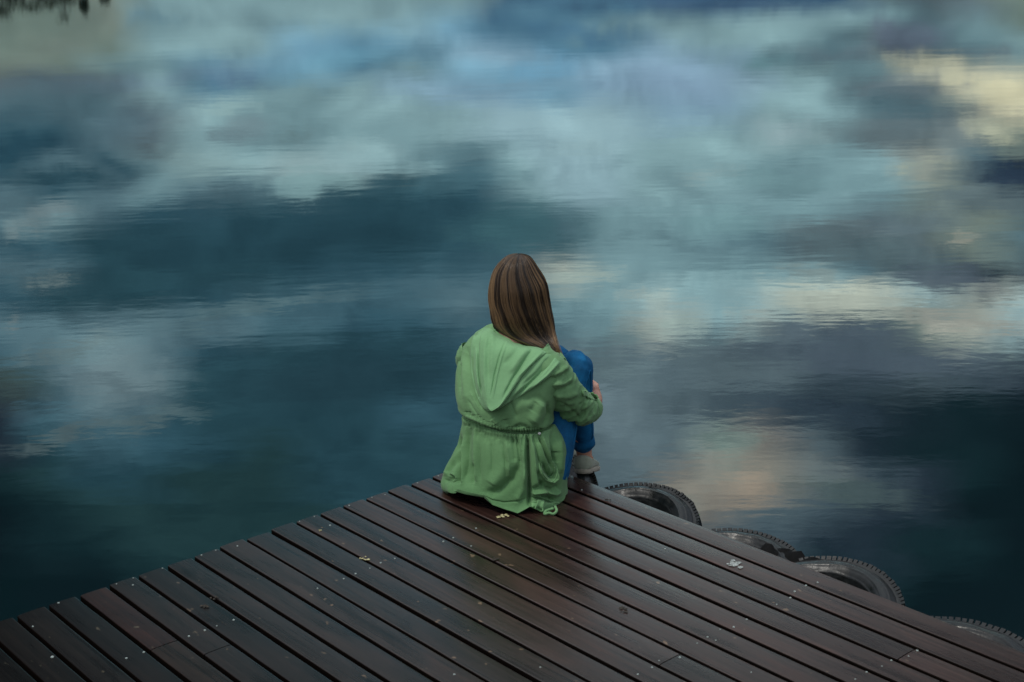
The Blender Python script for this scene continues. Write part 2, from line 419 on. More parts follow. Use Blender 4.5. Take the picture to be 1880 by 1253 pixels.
for (u, v, ha, hb, sl, rgb, soft, cover) in CLOUDS:
    r = ray(u, v); cx, cy = r[0]/r[1], -r[2]/r[1]-SL*r[0]/r[1]
    ra = ray(u+ha, v); rb = ray(u, v+hb); rb0 = ray(u, v-hb)
    hx = ra[0]/ra[1]-cx; hy = (-rb[2]/rb[1]+rb0[2]/rb0[1])/2
    # a slope down to the right in the mirror image is a slope up to the right in the sky
    nd = t.new('ShaderNodeMapping', vector_type='TEXTURE')
    sq = t.new('ShaderNodeVectorMath', operation='MULTIPLY_ADD'); t.put(sq.inputs[0], acc); sq.inputs[1].default_value = (1e-7, 1e-7, 1e-7); t.l.new(cvw.outputs[0], sq.inputs[2])   # keeps the layers evaluated one after another
    t.l.new(sq.outputs[0], nd.inputs[0])
    nd.inputs['Location'].default_value = (cx, cy, 0); nd.inputs['Rotation'].default_value = (0, 0, radians(sl)); nd.inputs['Scale'].default_value = (hx, hy, 1)
    ln = t.new('ShaderNodeVectorMath', operation='LENGTH'); t.l.new(nd.outputs[0], ln.inputs[0])
    L = sqrt(r[0]**2+r[1]**2+r[2]**2); R = fres(-r[2]/L)
    c = [max(.003, (a-b_)/R)*.5 for a, b_ in zip(lin(rgb), BODY)]
    acc = t.mix(t.maprange(ln.outputs['Value'], 1.45, 1.45-1.4*min(1., soft+.22), 0., cover*.93, 'SMOOTHSTEP'), acc, (*c, 1))
# finer cloud texture in the painted sector
det = t.noise(t.mapping(cv, (1, 2.6, 1), (1.7, 4.2, 0), (0, 0, .12)), 13., 8, .62, .9).outputs[0]
acc = t.mix(1., acc, t.ramp(det, [(.30, (1.38, 1.41, 1.45)), (.5, (2, 2, 2)), (.70, (2.7, 2.66, 2.6))]), 'MULTIPLY')
# the rest of the sky: broken overcast over the clear Nishita sky
cl = t.noise(t.mapping(tc, (1, 1, 2.2)), 2.2, 6, .6, .4).outputs[0]
clc = t.ramp(cl, [(.3, (.30, .35, .42)), (.5, (.62, .66, .70)), (.7, (1.05, 1.03, .98))])
sk = t.new('ShaderNodeVectorMath', operation='SCALE'); t.l.new(sky.outputs[0], sk.inputs[0]); sk.inputs['Scale'].default_value = .08
gen = t.mix(t.maprange(cl, .38, .55, 0.35, 1.), sk.outputs[0], clc)
lowd = t.new('ShaderNodeVectorMath', operation='SCALE'); t.put(lowd.inputs[0], gen); t.put(lowd.inputs['Scale'], t.maprange(dz, 0., .85, .30, 1.45)); gen = lowd.outputs[0]
fx = t.maprange(t.math('ABSOLUTE', X), .40, .62, 1., 0., 'SMOOTHSTEP')
fy = t.maprange(Y, .52, .85, 1., 0., 'SMOOTHSTEP')
fd = t.maprange(dy, .1, .3)
fac = t.math('MULTIPLY', t.math('MULTIPLY', fx, fy), fd)
fin = t.mix(fac, gen, acc)
s10 = t.new('ShaderNodeVectorMath', operation='SCALE'); t.put(s10.inputs[0], fin); s10.inputs['Scale'].default_value = 10.
t.l.new(s10.outputs[0], bg.inputs[0]); bg.inputs[1].default_value = .1

sd = bpy.data.lights.new('sun', 'SUN'); sd.energy = 1.25; sd.angle = radians(9); sd.color = (1, .96, .88)
so = link(bpy.data.objects.new('sun', sd))
sv = Vector((sin(SUN_AZ)*cos(SUN_EL), cos(SUN_AZ)*cos(SUN_EL), sin(SUN_EL)))
so.rotation_euler = sv.to_track_quat('Z', 'Y').to_euler(); so.location = sv*20

# ------------------------------------------------------------------ camera
cd = bpy.data.cameras.new('camera'); cam = link(bpy.data.objects.new('camera', cd)); SC.camera = cam
cd.sensor_width = 36; cd.lens = FPX/1880*36; cd.clip_end = 9000
rx = Vector((cos(ROLL), 0, sin(ROLL)))
R3 = Matrix.Rotation(-PITCH, 3, 'X') @ Matrix(((cos(ROLL), 0, -sin(ROLL)), (0, 1, 0), (sin(ROLL), 0, cos(ROLL))))
# columns: camera right, forward, up
right = R3 @ Vector((1, 0, 0)); fwd = R3 @ Vector((0, 1, 0)); up = R3 @ Vector((0, 0, 1))
cam.matrix_world = Matrix(((right.x, up.x, -fwd.x, 0), (right.y, up.y, -fwd.y, 0), (right.z, up.z, -fwd.z, CAMH), (0, 0, 0, 1)))
cd.dof.use_dof = True; cd.dof.focus_distance = 4.5; cd.dof.aperture_fstop = 5.2

# ------------------------------------------------------------------ deck
ANG = .7137
NV = Vector((cos(ANG), sin(ANG), 0)); DV = Vector((-sin(ANG), cos(ANG), 0))     # across boards / along boards
O0 = Vector((-.7824*CAMH, 1.9319*CAMH, 0)); SP = .0512*CAMH
deck = empty('deck', O0, ANG)
tag(deck, 'dark wet hardwood plank jetty that ends in a corner over the lake', 'jetty')
def dloc(p):                                   # world -> deck coordinates
    d = Vector(p)-O0
    return d.dot(NV), d.dot(DV)
def dworld(x, y, z=0.): return O0+NV*x+DV*y+Vector((0, 0, z))
BY = {}                                        # boards by index
LEN = 5.6
joints = {3: [-.56], 8: [-2.9], 13: [-3.3], 17: [-3.0], 18: [], 16: [-1.95], 11: [-4.1], 0: [-2.2], 5: [-3.6]}
u1 = dloc(atz(302, 1184)); joints[int(u1[0]//SP)] = [u1[1]]
u1 = dloc(atz(1670, 1198)); joints[int(u1[0]//SP)] = [u1[1]]
u1 = dloc(atz(1228, 1212)); joints[int(u1[0]//SP)] = [u1[1]]
for k in range(-16, 20):
    x0 = k*SP+.0056+random.uniform(-.001, .001); x1 = (k+1)*SP-.0056+random.uniform(-.001, .001)
    if k == 19: x1 += .004
    y1 = random.uniform(-.006, .004)
    cuts = [y1]+sorted(joints.get(k, []), reverse=True)+[-LEN]
    zb = random.uniform(-.0012, .0012)
    tilt = random.uniform(-.012, .012)
    for s in range(len(cuts)-1):
        ya = cuts[s]-(0 if s == 0 else .0015); yb = cuts[s+1]+(.0015 if s < len(cuts)-2 else 0)
        n = max(6, int((ya-yb)/.035)); prof = [(0, -.030), (0, -.004), (.0012, -.0012), (.004, 0), (.25, .0006), (.5, .0008), (.75, .0006), (1-.004, 0), (1-.0012, -.0012), (1, -.004), (1, -.030)]
        V, F = [], []; W = x1-x0; xc = (x0+x1)/2
        for j in range(n+1):
            y = ya+(yb-ya)*j/n
            ww = noise.noise(Vector((k*3.3, y*7, 0)))*.0009
            ww2 = noise.noise(Vector((k*3.3+50, y*7, 0)))*.0009
            notch = 0.
            for (fx_, zz) in prof:
                if fx_ < .01: px = x0+fx_*1+ww+.0
                elif fx_ > .99: px = x1-(1-fx_)*1+ww2
                else: px = x0+W*fx_
                V.append((px-xc, y, zz+zb+(px-xc)*tilt+noise.noise(Vector((k, y*2.1, 9)))*.0008))
        m_ = len(prof)
        for j in range(n):
            for i in range(m_-1):
                F.append((j*m_+i, j*m_+i+1, (j+1)*m_+i+1, (j+1)*m_+i))
            F.append(((j+1)*m_, (j+1)*m_+m_-1, j*m_+m_-1, j*m_))
        F.append(tuple(range(m_))[::-1]); F.append(tuple(n*m_+i for i in range(m_)))
        me = mesh(V, F)
        # tone: dark wood, redder towards the right edge, one red board on the left
        q = random.random(); rw = max(0, min(1, (k-8)/11))
        br = .6+.8*random.random()
        tone = Vector((.0135+.012*rw, .0105+.005*rw, .0095+.004*rw))*br
        if k == 2: tone = Vector((.026, .0115, .009)) if s == 0 else Vector((.020, .012, .008))
        elif q < .15: tone = tone*1.25
        if k < 6 and k != 2: tone = tone*.8  # left boards darkened, part of the painted vignette
        at = me.attributes.new('board_tone', 'FLOAT_COLOR', 'POINT')
        at.data.foreach_set('color', [c for _ in me.vertices for c in (*tone, 1)])
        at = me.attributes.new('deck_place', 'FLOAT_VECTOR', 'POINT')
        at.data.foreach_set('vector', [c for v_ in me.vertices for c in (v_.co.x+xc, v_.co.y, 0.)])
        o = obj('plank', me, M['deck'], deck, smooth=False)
        o.location = (xc, 0, 0)
        BY.setdefault(k, []).append((ya, yb, o, xc, zb))
        mod = None
        if k == 2: o['label'] = 'reddish brown plank' if s == 0 else 'brown plank joined to the reddish one'
# joists and edge beams under the boards
def box(x0, x1, y0, y1, z0, z1):
    V = [(x, y, z) for z in (z0, z1) for y in (y0, y1) for x in (x0, x1)]
    return V, [(0, 2, 3, 1), (4, 5, 7, 6), (0, 1, 5, 4), (2, 6, 7, 3), (0, 4, 6, 2), (1, 3, 7, 5)]
for y in (-.05, -.62, -1.2, -1.8, -2.4, -3.0, -3.6, -4.2, -4.8, -5.4):
    obj('joist', mesh(*box(-16*SP, 20*SP-.22, y-.025, y+.025, -.15, -.032)), M['beam'], deck, smooth=False)
obj('edge_beam', mesh(*box(20*SP-.215, 20*SP-.185, -LEN, -.003, -.19, -.033)), M['beam'], deck, smooth=False)
obj('added_gap_shade_box', mesh(*box(-16*SP, 20*SP-.32, -LEN, -.12, -.7, -.152)), M['beam'], deck, smooth=False)  # unseen black box, added under the boards to keep the gaps dark

# screws
SCREWS = [(107,1107),(214,1073),(243,1061),(244,1075),(54,1153),(96,1207),(232,1209),(264,1198),(347,1169),(376,1158),(398,1150),(429,1139),
 (583,1082),(631,1063),(653,1055),(834,1240),(725,1027),(699,1035),(679,1045),(874,971),(832,988),(865,1003),(814,995),(683,914),(641,929),
 (707,909),(805,875),(766,887),(992,1227),(1171,1240),(1197,1227),(1210,1214),(1248,1208),(1280,1182),(1299,1171),(1314,1177),(1322,1157),
 (1347,1152),(1371,1138),(1379,1235),(1426,1111),(1452,1098),(1459,1087),(1480,1076),(1501,1070),(1570,1248),(1594,1233),(1619,1225),
 (1640,1212),(1668,1206),(1688,1193),(395,1011),(369,1020),(436,1004),(298,1044),(606,966),(576,949),(540,956),(1068,900),(1221,1009)]
def screw_bm(r):
    bm = bmesh.new()
    n = 10
    ring = lambda rr, z: [bm.verts.new((rr*cos(2*pi*i/n), rr*sin(2*pi*i/n), z)) for i in range(n)]
    a, b_, c_, d_ = ring(r, -.0006), ring(r*.85, .0011), ring(r*.35, .0009), ring(r*.3, -.0004)
    for p, q in ((a, b_), (b_, c_), (c_, d_)):
        for i in range(n): bm.faces.new((p[i], p[(i+1) % n], q[(i+1) % n], q[i]))
    bm.faces.new(d_)
    return bm
sm = {}
for i, (u, v) in enumerate(SCREWS):
    x, y = dloc(atz(u, v)); k = int(x//SP)
    x = min(max(x, k*SP+.012), (k+1)*SP-.012)
    for (ya, yb, o, xc, zb) in BY.get(k, []):
        if yb <= y <= ya+.02:
            y = min(y, ya-.008)
            r = random.choice((.0022, .0028, .0034)) if i not in (5,) else .0048
            if r not in sm:
                tmp = bpy.data.meshes.new('screw'); bmm = screw_bm(r); bmm.to_mesh(tmp); bmm.free(); tmp.materials.append(M['screw']); sm[r] = tmp
            s = link(bpy.data.objects.new('screw', sm[r]), o)
            s.location = (x-xc, y, zb+.0012)
            break

# ------------------------------------------------------------------ small things lying on the boards
def splat(name, p, r, mat, n=9, h=.002, label='', cat='', seed=0, elong=1.):
    bm = bmesh.new(); rs = random.Random(seed)
    for j in range(n):
        c = Vector((rs.gauss(0, r*.45)*elong, rs.gauss(0, r*.45), 0)); rr = r*rs.uniform(.18, .5)
        m_ = 9
        cen = bm.verts.new(c+Vector((0, 0, h*rs.uniform(.7, 1.2)))); ring = []
        for i in range(m_):
            a = 2*pi*i/m_; q = rr*rs.uniform(.65, 1.2)
            ring.append(bm.verts.new(c+Vector((q*cos(a), q*sin(a), .0004+j*.00005))))
        for i in range(m_): bm.faces.new((cen, ring[i], ring[(i+1) % m_]))
    o = obj(name, bm, mat); o.location = p
    return tag(o, label, cat)
splat('bird_dropping', atz(1345, 1036, .0022), .022, M['drop'], 12, .0012, 'white dried bird dropping on the second plank from the tyre edge', 'bird dropping', 3)
splat('dry_petals', atz(922, 948, .0022), .016, M['petal'], 10, .005, 'pale yellow dry petals on the planks behind the jacket hem', 'petals', 5, 1.3)
splat('leaf_crumb', atz(668, 1027, .0018), .014, M['petal'], 6, .003, 'olive leaf crumbs in a plank gap left of the jacket', 'leaf crumbs', 8, 1.8)
splat('leaf_crumb', atz(589, 974, .0022), .008, M['petal'], 5, .002, 'small yellow leaf crumb near the left plank ends', 'leaf crumb', 9)
splat('bark_chip', atz(380, 1113, .0022), .015, M['debris'], 5, .005, 'dark bark chip on a plank left of the row of three screws', 'bark chip', 12, 1.5)
splat('bark_chip', atz(396, 1099, .0022), .010, M['debris'], 5, .005, 'small dark bark chip lying in the gap beside the bigger chip', 'bark chip', 13, 1.8)
splat('bark_chip', atz(905, 1028, .0022), .012, M['debris'], 5, .004, 'dark bark sliver across the plank gap below the jacket', 'bark chip', 14, 1.8)
splat('bark_chip', atz(1115, 918, .0022), .010, M['debris'], 5, .004, 'dark bark chip right of the jacket hem', 'bark chip', 15, 1.4)
splat('bark_chip', atz(1146, 1120, .0016), .017, M['debris'], 6, .002, 'flat dark bark stain chip on the middle planks', 'bark chip', 16, 1.3)

# ------------------------------------------------------------------ tyres hung along the right edge
def make_tyre(y, out, z, R, wdt, yaw, lab, hole=None, tilt=50., span=78., seed=0):
    """half a tyre screwed under the edge; the local x is the wheel axis, its near sidewall leans up to the jetty"""
    c = dworld(20*SP+out, y, z)
    root = empty('tyre', c)
    root.rotation_euler = (0, radians(tilt), ANG+yaw)
    tag(root, lab, 'tyre', 'old tyres hung along the jetty edge as fenders')
    hw = wdt/2
    P = []
    for q in np.linspace(0, 1, 40):                       # near sidewall with its moulded rings
        r = R*(.60+.35*q); x = -hw*(.62+.42*sin(pi*min(1, q*1.15))**.8+.18*q)
        for gr in (.16, .42, .70, .86): x -= hw*.045*math.exp(-((q-gr)/.022)**2)
        P.append((x, r))
    ns_ = len(P)
    for x in np.linspace(-hw*.74, hw*.74, 31):
        g = sum(math.exp(-((x-gx*hw)/(hw*.05))**2) for gx in (-.45, 0, .45))
        P.append((x, R*(1-.02*(x/hw)**2)-.006*g))
    P += [(hw*.82, R*.975), (hw*.93, R*.955), (hw*1.04, R*.88), (hw*1.0, R*.78), (hw*.80, R*.66), (hw*.62, R*.60)]
    inner = [(hw*.60, R*.60), (hw*.76, R*.68), (hw*.92, R*.80), (hw*.86, R*.90), (hw*.5, R*.935), (0, R*.945), (-hw*.5, R*.935), (-hw*.80, R*.91), (-hw*.90, R*.86), (-hw*.86, R*.78), (-hw*.74, R*.68), (-hw*.56, R*.60)]
    P = P+inner; no = len(P)-len(inner)
    N = 96; m_ = len(P); V, F = [], []
    for i in range(N+1):
        th = radians(-span+2*span*i/N)
        dn = 1+.012*noise.noise(Vector((cos(th)*2, sin(th)*2, y*9+seed)))
        for j, (x, r) in enumerate(P):
            edge = .006*noise.noise(Vector((i*.16, seed, 2))) if (j == 0 or j == m_-1) else 0
            V.append((x+.004*noise.noise(Vector((i*.09, j*.08, seed))), (r*dn+edge)*sin(th), (r*dn+edge)*cos(th)))
    for i in range(N):
        th = -span+2*span*(i+.5)/N
        for j in range(m_):
            px, pr = P[j]
            if hole and hole[0] < th < hole[1] and px < -hw*.3 and R*hole[2] < pr < R*hole[3]: continue
            F.append((i*m_+j, (i+1)*m_+j, (i+1)*m_+(j+1) % m_, i*m_+(j+1) % m_))
    obj('carcass', mesh(V, F), M['tyre'], root)
    V, F = [], []
    nl = 40; rs_ = random.Random(seed)
    for i in range(nl):
        th = radians(-span+2*span*(i+.5)/nl); dt = .026+.008*rs_.random()
        hgt = rs_.uniform(.1, .9)
        for sx in (-1,):
            q = len(V)  # one block
            for (x, r0_) in ((sx*hw*.30, R*.985), (sx*hw*.40, R*(1+.010*hgt)), (sx*hw*.86, R*(.985+.016*hgt)), (sx*hw*.80, R*.94)):
                for aa in (th-dt, th+dt*.6): V.append((x, r0_*sin(aa), r0_*cos(aa)))
            F += [(q+2, q+3, q+5, q+4), (q, q+1, q+3, q+2), (q+4, q+5, q+7, q+6), (q, q+2, q+4, q+6), (q+1, q+7, q+5, q+3), (q, q+6, q+7, q+1)]
    obj('tread_lugs', mesh(V, F), M['tyre'], root, smooth=False)
    return root
YW_ = 0.
make_tyre(-.215, -.100, -.126, .250, .15, YW_, 'worn black tyre under the sitting person\'s shoe', tilt=76, seed=1)
make_tyre(-.668, -.086, -.120, .254, .15, YW_+.06, 'worn black tyre with a square hole cut in its side', hole=(4, 13, .78, .90), tilt=74, seed=2)
make_tyre(-1.095, -.108, -.126, .256, .15, YW_, 'worn black tyre third from the jetty corner with a torn flap', tilt=80, seed=3)
make_tyre(-1.440, -.094, -.120, .250, .15, YW_-.05, 'grey weathered tyre fourth from the jetty corner', tilt=74, seed=4)
make_tyre(-1.880, -.134, -.128, .266, .15, YW_, 'dark tyre farthest along the jetty edge at the right of the photo', tilt=82, seed=5)
# torn rubber flap between the third and the fourth tyre
V, F = [], []
e0 = dloc(atz(1385, 1003)); nn = 12
for i in range(nn+1):
    f = i/nn
    for (a, zz) in ((-.004, -.03), (.045+.035*f+.022*noise.noise(Vector((f*11, 0, 0))), -.006+.016*noise.noise(Vector((f*9, 3, 0))))):
        V.append(dworld(20*SP+a+.01, e0[1]-f*.235, zz-.008))
for i in range(nn): F.append((2*i, 2*i+1, 2*i+3, 2*i+2))
fl = obj('rubber_flap', mesh(V, F), M['scrap']); tag(fl, 'torn black rubber flap between the third and fourth tyre', 'rubber flap')
md = fl.modifiers.new('s', 'SOLIDIFY'); md.thickness = .008
# weed tuft growing on the second tyre
bm = bmesh.new(); rs = random.Random(4)
for i in range(46):
    c = Vector((rs.gauss(0, .012), rs.gauss(0, .016), rs.uniform(0, .010))); a = rs.uniform(0, 2*pi); L = rs.uniform(.004, .010)
    d = Vector((cos(a), sin(a), rs.uniform(.1, .9))).normalized(); s_ = d.cross(Vector((0, 0, 1))).normalized()*L*.35
    bm.faces.new([bm.verts.new(c-d*L*.1), bm.verts.new(c+d*L*.5+s_), bm.verts.new(c+d*L), bm.verts.new(c+d*L*.5-s_)])
wd = obj('weed', bm, M['weed']); wd.location = atz(1264, 948, -.05)
tag(wd, 'small green weed tuft on the tyre with the square hole', 'weed')

# ------------------------------------------------------------------ far shore and trees (seen mirrored at the top left)
V, F = [], []
for i in range(41):
    a = radians(-40+i*1.0); D = 172+6*sin(i*.7)
    hgt = 1.1+.5*noise.noise(Vector((i*.4, 0, 0))) if a < radians(-18.4) else .12
    V += [(sin(a)*D, cos(a)*D, WZ-.1), (sin(a)*(D+3), cos(a)*(D+3), WZ+hgt), (sin(a)*(D+60), cos(a)*(D+60), WZ+hgt)]
for i in range(40): F += [(3*i, 3*i+3, 3*i+4, 3*i+1), (3*i+1, 3*i+4, 3*i+5, 3*i+2)]
bk = obj('shore', mesh(V, F), M['bank']); tag(bk, 'far dark shore at the left', kind='structure')
def tree(u, vtop, wd_, D=176., seed=0, lab=''):
    rs = random.Random(seed)
    r = ray(u, vtop); el = -r[2]/sqrt(r[0]**2+r[1]**2); az = atan2(r[0], r[1])
    H = el*D-(CAMH-WZ)
    root = empty('tree', (sin(az)*D, cos(az)*D, WZ+.1)); tag(root, lab, 'tree', 'trees on the far shore')
    V, F = tube_mesh([(0, 0, 0), (.05, 0, H*.4), (0, .05, H*.8)], [.16, .11, .04], 7)
    obj('trunk', mesh(V, F), M['trunk'], root)
    bm = bmesh.new()
    W = wd_/FPX*D/2
    for c_ in range(9):
        cz = H*rs.uniform(.30, .93); cr = W*(1-abs(cz/H-.5)*.9)
        cc = Vector((rs.uniform(-cr, cr)*.7, rs.uniform(-cr, cr)*.7, cz))
        for i in range(150):
            p = cc+Vector((rs.gauss(0, W*.28), rs.gauss(0, W*.28), rs.gauss(0, H*.065)))
            if p.z > H: continue
            s1 = Vector((rs.uniform(-1, 1), rs.uniform(-1, 1), rs.uniform(-1, 1)))*.16; s2 = Vector((rs.uniform(-1, 1), rs.uniform(-1, 1), rs.uniform(-1, 1)))*.16
            bm.faces.new([bm.verts.new(p), bm.verts.new(p+s1), bm.verts.new(p+s1+s2), bm.verts.new(p+s2)])
    obj('crown', bm, M['leaf'], root, smooth=False)
tree(-4, 46, 60, seed=1, lab='tall dark tree at the left end of the far shore')
tree(45, 22, 80, seed=2, lab='low dark tree between the two tall ones on the far shore')
tree(82, 20, 60, seed=5, lab='low round dark tree left of the broad tree on the far shore')
tree(122, 42, 42, seed=3, lab='broad dark tree on the far shore')
tree(156, 30, 18, seed=6, lab='slender dark tree right of the broad one on the far shore')
tree(194, 20, 20, seed=4, lab='small dark tree at the right end of the shore trees')

# ------------------------------------------------------------------ the person
FDIR = Vector((.574, .819, 0)); RDIR = Vector((.819, -.574, 0)); OP = Vector((.015, 4.30, 0))
def bl(x, y, z): return OP+RDIR*x+FDIR*y+Vector((0, 0, z))
person = empty('person', OP)
tag(person, 'person seen from behind sitting hugging the knees, long brown hair, green hooded jacket, blue jeans', 'person')
def toL(me):                                   # world mesh -> person space
    me.transform(Matrix.Translation(-OP)); return me
def pobj(name, me, mat, parent=None, smooth=True):
    if isinstance(me, bmesh.types.BMesh):
        m_ = bpy.data.meshes.new(name); me.to_mesh(m_); me.free(); me = m_
    toL(me)
    return obj(name, me, mat, parent or person, smooth)

def skin_chain(bm_data, chains):
    """chains: list of lists of (point, radius); points within 1 mm are shared"""
    V, E, R = bm_data
    for ch in chains:
        pv = None
        for p, r in ch:
            p = Vector(p); idx = None
            for i, q in enumerate(V):
                if (q-p).length < 1e-3: idx = i; break
            if idx is None: V.append(p); R.append(r); idx = len(V)-1
            if pv is not None and pv != idx: E.append((pv, idx))
            pv = idx
def skin_mesh(chains, sub=2, voxel=None, extra=None, name='skin'):
    """tapered limbs as overlapping closed tubes and balls; voxel_union fuses them into one skin"""
    bm = bmesh.new()
    for ch in chains:
        P = [(*p, *(r if hasattr(r, '__len__') else (r, r))) for p, r in ch]
        L = sum((Vector(P[i][:3])-Vector(P[i+1][:3])).length for i in range(len(P)-1))
        n = max(6, int(L/.006))
        Q = crom(P, n); V, F = [], []; prev = None; na = 20
        pts = [Vector(q[:3]) for q in Q]
        t0 = (pts[1]-pts[0]).normalized(); t1 = (pts[-1]-pts[-2]).normalized()
        rings = []
        for k in (80, 60, 40, 20): a_ = radians(k); rings.append((pts[0]-t0*sin(a_)*min(Q[0][3:5]), cos(a_), 0))
        for j in range(n): rings.append((pts[j], 1., j))
        for k in (20, 40, 60, 80): a_ = radians(k); rings.append((pts[-1]+t1*sin(a_)*min(Q[-1][3:5]), cos(a_), n-1))
        for c_, sc, j in rings:
            tt = (pts[min(j+1, n-1)]-pts[max(j-1, 0)]).normalized()
            if prev is None:
                a_ = (RDIR-tt*RDIR.dot(tt))
                if a_.length < .2: a_ = Vector((0, 0, 1))-tt*tt.z
                a_.normalize()
            else: a_ = (prev-tt*prev.dot(tt)).normalized()
            prev = a_; b_ = tt.cross(a_)
            for k in range(na):
                th = 2*pi*k/na; V.append(c_+a_*cos(th)*Q[j][3]*sc+b_*sin(th)*Q[j][4]*sc)
        m_ = len(rings)
        for j in range(m_-1):
            for k in range(na): F.append((j*na+k, j*na+(k+1) % na, (j+1)*na+(k+1) % na, (j+1)*na+k))
        F.append(tuple(range(na))[::-1]); F.append(tuple((m_-1)*na+k for k in range(na)))
        me = mesh(V, F); bm.from_mesh(me); bpy.data.meshes.remove(me)
    out = bpy.data.meshes.new(name); bm.to_mesh(out); bm.free()
    return out
def voxel_union(meshes, vox, smooth=4):
    bm = bmesh.new()
    for me in meshes: bm.from_mesh(me)
    me = bpy.data.meshes.new('u'); bm.to_mesh(me); bm.free()
    o = link(bpy.data.objects.new('u', me))
    r = o.modifiers.new('r', 'REMESH'); r.mode = 'VOXEL'; r.voxel_size = vox; r.adaptivity = 0
    s = o.modifiers.new('s', 'SMOOTH'); s.factor = .5; s.iterations = smooth
    dg = bpy.context.evaluated_depsgraph_get(); dg.update()
    out = bpy.data.meshes.new_from_object(o.evaluated_get(dg))
    bpy.data.objects.remove(o, do_unlink=True)
    return out

# joints
HIP = bl(0, 0, .115)
HR = bl(.085, .01, .105); HL = bl(-.085, .01, .105)
KR = aty(1056, 674, 4.42); AR = aty(1072, 828, 4.51)
KL = KR-RDIR*.115+FDIR*.05+Vector((0, 0, -.012)); AL = AR-RDIR*.12+FDIR*.06+Vector((0, 0, -.004))
NECK = aty(938, 625, 4.335); CH = aty(930, 690, 4.31); SPN = aty(935, 780, 4.31)
SR = aty(1004, 690, 4.255); SL_ = aty(866, 655, 4.40)
ER = aty(1066, 757, 4.315); WR = aty(1096, 737, 4.455)
HEADC = aty(952, 532, 4.385)
FACE = Vector((.42, .90, -.10)).normalized()
HX = FACE.cross(Vector((0, 0, 1))).normalized(); HZ = HX.cross(FACE).normalized()

# ---- head (ellipsoid with face features), world space
def head_mesh():
    V, F = [], []; nu, nv = 72, 52
    for j in range(nv+1):
        ph = pi*j/nv
        for i in range(nu):
            th = 2*pi*i/nu
            x = sin(ph)*cos(th); y = sin(ph)*sin(th); z = cos(ph)       # y = face
            w_ = .072*(1-.20*max(0, -z)**1.5); d_ = .093; h_ = .112
            px, py, pz = x*w_, y*d_, z*h_
            if z < 0 and y < 0: py *= 1-.35*(-z)                         # nape
            if z < -.3 and y > 0: py *= 1-.10*(-z-.3)                    # jaw
            if z < -.2: px *= 1-.28*(-z-.2)
            f = max(0, y)
            g = lambda cx, cz, s1, s2: math.exp(-((px-cx)/s1)**2-((pz-cz)/s2)**2)*f
            py += .021*g(0, -.028, .010, .012)+.012*g(0, -.008, .008, .020)   # nose
            py -= .010*(g(.030, .002, .014, .009)+g(-.030, .002, .014, .009))  # eye sockets
            py += .005*(g(.030, .001, .009, .006)+g(-.030, .001, .009, .006))  # lids
            py += .005*(g(.030, .018, .018, .005)+g(-.030, .018, .018, .005))  # brows
            py += .007*g(0, -.055, .020, .005)+.006*g(0, -.064, .017, .005)-.004*g(0, -.0595, .018, .0025)
            py += .010*g(0, -.090, .018, .014)                                  # chin
            py += .004*(g(.042, -.03, .018, .018)+g(-.042, -.03, .018, .018))   # cheeks
            V.append(HEADC+HX*px+FACE*py+HZ*(pz))
    for j in range(nv):
        for i in range(nu):
            F.append((j*nu+i, j*nu+(i+1) % nu, (j+1)*nu+(i+1) % nu, (j+1)*nu+i))
    m1 = mesh(V, F)
    ears = []
    for s in (-1, 1):
        c = HEADC+HX*(s*.071)-FACE*.004+HZ*(-.006)
        pts = []
        for k in range(11):
            a = radians(-110+k*25)
            pts.append(c+FACE*(-.013*cos(a))+HZ*(.028*sin(a)+.003)+HX*(s*.008))
        ears.append(mesh(*tube_mesh(pts, .0045, 8)))
        ears.append(mesh(*tube_mesh([c-HX*(s*.006), c+HX*(s*.006)], .018, 10)))
    return [m1]+ears

# ---- hands: palm + five fingers as skinned chains
def hand_chains(W, dirp, nrm, s, curl=1., sc=1.):
    """W wrist, dirp towards the knuckles, nrm back of the hand, s: +1 thumb on the (dirp x nrm) side"""
    dirp = dirp.normalized(); side = dirp.cross(nrm).normalized()*s; nrm = nrm.normalized()
    ch = []
    lens = [(.040, .024, .018), (.044, .027, .019), (.041, .025, .018), (.032, .019, .016)]
    offs = [.030, .010, -.010, -.029]
    palm0 = W+dirp*.018
    for f in range(4):
        kn = W+dirp*(.086-.004*abs(f-1)) + side*offs[f]
        p = kn; a = radians(22+5*f)*curl; chn = [(W+dirp*.045+side*offs[f]*.85, .0135), (kn, .0105)]
        for q, L in enumerate(lens[f]):
            d = dirp*cos(a)-nrm*sin(a)
            p = p+d*L*sc; chn.append((p, (.0088, .0080, .0068)[q])); a += radians(34)*curl
        ch.append(chn)
    th0 = W+dirp*.028+side*.026
    t1 = th0+dirp*.030+side*.020-nrm*.010; t2 = t1+dirp*.028+side*.006-nrm*.014; t3 = t2+dirp*.020-side*.004-nrm*.010
    ch.append([(W+dirp*.018+side*.012, .014), (th0, .0135), (t1, .0105), (t2, .0095), (t3, .0080)])
    palm = [[(W, (.019, .024)), (W+dirp*.022, .021), (W+dirp*.05, .021), (W+dirp*.070, .018)],
            [(W+dirp*.010+side*.006, .018), (W+dirp*.072+side*.022, .0145)],
            [(W+dirp*.010-side*.006, .018), (W+dirp*.070-side*.022, .0140)]]
    return palm, ch

